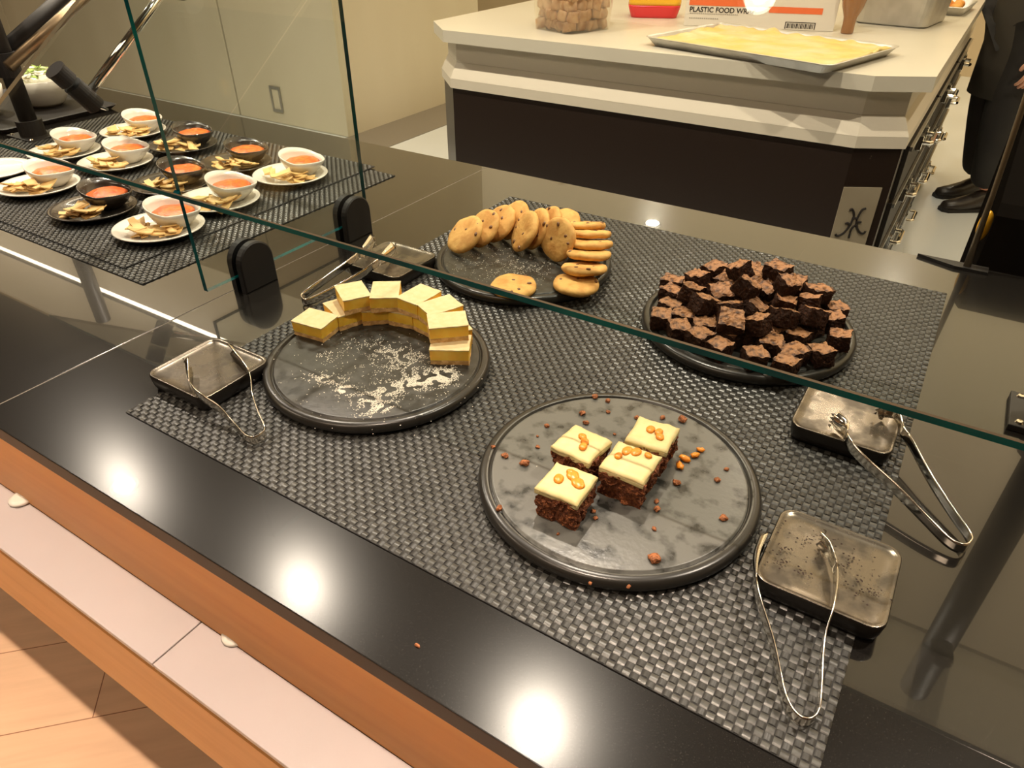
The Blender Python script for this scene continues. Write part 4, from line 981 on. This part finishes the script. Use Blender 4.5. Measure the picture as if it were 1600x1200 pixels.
skin_obj('shirt', [(0, 0, .98), (0, 0, 1.15), (-.01, 0, 1.38), (0, 0, 1.51), (.005, -.20, 1.42), (.0, -.262, 1.09), (-.060, -.272, .86), (.005, .20, 1.42), (.04, .245, 1.14), (-.07, .21, 1.05)],
         [(0, 1), (1, 2), (2, 3), (2, 4), (4, 5), (5, 6), (2, 7), (7, 8), (8, 9)], [(.14, .18), (.135, .18), (.14, .20), .075, .08, .062, .048, .08, .062, .048], M['person_black'], t)
skin_obj('trousers', [(0, 0, 1.0), (0, -.09, .88), (-.03, -.10, .50), (.02, -.10, .11), (0, .09, .88), (.02, .10, .50), (.10, .10, .11)],
         [(0, 1), (1, 2), (2, 3), (0, 4), (4, 5), (5, 6)], [(.15, .18), (.13, .13), .105, .085, (.13, .13), .105, .085], M['person_black'], t)
bm = NB(); loft(bm, [[(-.01 + .135 * math.cos(a), .19 * math.sin(a), z) for a in [2 * PI * k / 24 for k in range(24)]] for z in (.55, .7, .9, 1.1, 1.2)])
link('apron', bm, M['person_apron'], t, smooth=True)
for (fx, fy) in ((.02, -.10), (.10, .10)):
    bm = NB(); R = []
    for x, hw, zt in ((-.20, .018, .035), (-.185, .034, .052), (-.13, .046, .062), (-.07, .046, .080), (-.02, .040, .105), (.03, .038, .11), (.07, .034, .10), (.085, .02, .07)):
        R.append([(fx + x, fy + hw * math.cos(a), max(.001, zt * .5 + zt * .5 * math.sin(a))) for a in [2 * PI * k / 16 for k in range(16)]])
    loft(bm, R); sh = link('shoe', bm, M['shoe'], t, smooth=True)
    bm = NB(); prism(bm, [(fx - .205, fy - .02), (fx - .18, fy - .042), (fx + .06, fy - .044), (fx + .088, fy - .02), (fx + .088, fy + .02), (fx + .06, fy + .044), (fx - .18, fy + .042), (fx - .205, fy + .02)], .0005, .018); link('sole', bm, M['black_rubber'], sh)
# head
bm = NB(); bmesh.ops.create_icosphere(bm, subdivisions=4, radius=1)
for v in bm.verts:
    x, y, z = v.co; q = Vector((x * .098, y * .075, z * .118))
    if z < -.2: q.x *= 1 - .12 * (-z); q.y *= 1 - .25 * (-z)
    if x < -.75 and abs(y) < .22 and -.35 < z < .12: q.x -= .020 * (1 - abs(y) / .22) * (1 if z < -.1 else .5)
    for sy in (-1, 1):
        if x < -.6 and abs(y - sy * .42) < .18 and abs(z - .08) < .14: q.x += .010
    if x < -.7 and abs(y) < .35 and abs(z + .5) < .06: q.x -= .005
    v.co = q
hd = link('head', bm, M['skin'], t, loc=(-.03, 0, 1.655), smooth=True)
for sy in (-1, 1):
    bm = NB(); bmesh.ops.create_icosphere(bm, subdivisions=2, radius=.011); link('eye', bm, M['white_china'], hd, loc=(-.083, sy * .031, .010), smooth=True)
    bm = NB(); bmesh.ops.create_icosphere(bm, subdivisions=2, radius=1)
    for v in bm.verts: v.co = Vector((v.co.x * .018, v.co.y * .008, v.co.z * .03))
    link('ear', bm, M['skin'], hd, loc=(.005, sy * .076, 0), smooth=True)
bm = NB(); bmesh.ops.create_icosphere(bm, subdivisions=4, radius=1)
bmesh.ops.delete(bm, geom=[v for v in bm.verts if v.co.z < .15 and v.co.x < .1 or v.co.z < -.5], context='VERTS')
for v in bm.verts: v.co = Vector((v.co.x * .106 + .004, v.co.y * .083, v.co.z * .128))
link('hair', bm, M['hair'], hd, smooth=True)
# hands: palm and five curled fingers as one skinned mesh each
def hand(loc, rot, mirror=1):
    V = [(0, 0, 0), (0, 0, -.05), (0, 0, -.085)]; E = [(0, 1), (1, 2)]; Rr = [.026, (.030, .014), (.033, .013)]
    for k, (dx, L_) in enumerate(((-.027, .062), (-.009, .072), (.009, .068), (.026, .052))):
        i = len(V); V += [(dx, 0, -.092), (dx * 1.1, mirror * .006, -.092 - L_ * .45), (dx * 1.1, mirror * .020, -.092 - L_ * .8), (dx * 1.1, mirror * .034, -.092 - L_ * .95)]
        E += [(2, i), (i, i + 1), (i + 1, i + 2), (i + 2, i + 3)]; Rr += [.0095, .0088, .008, .0068]
    i = len(V); V += [(-.034, mirror * .008, -.040), (-.048, mirror * .020, -.068), (-.046, mirror * .030, -.092)]; E += [(1, i), (i, i + 1), (i + 1, i + 2)]; Rr += [.012, .0105, .0085]
    o = skin_obj('hand', V, E, Rr, M['skin'], t); o.location = loc; o.rotation_euler = rot; return o
hand((-.077, -.275, .79), (rad(4), rad(10), 0)); hand((-.105, .20, 1.03), (0, rad(70), 0), -1)
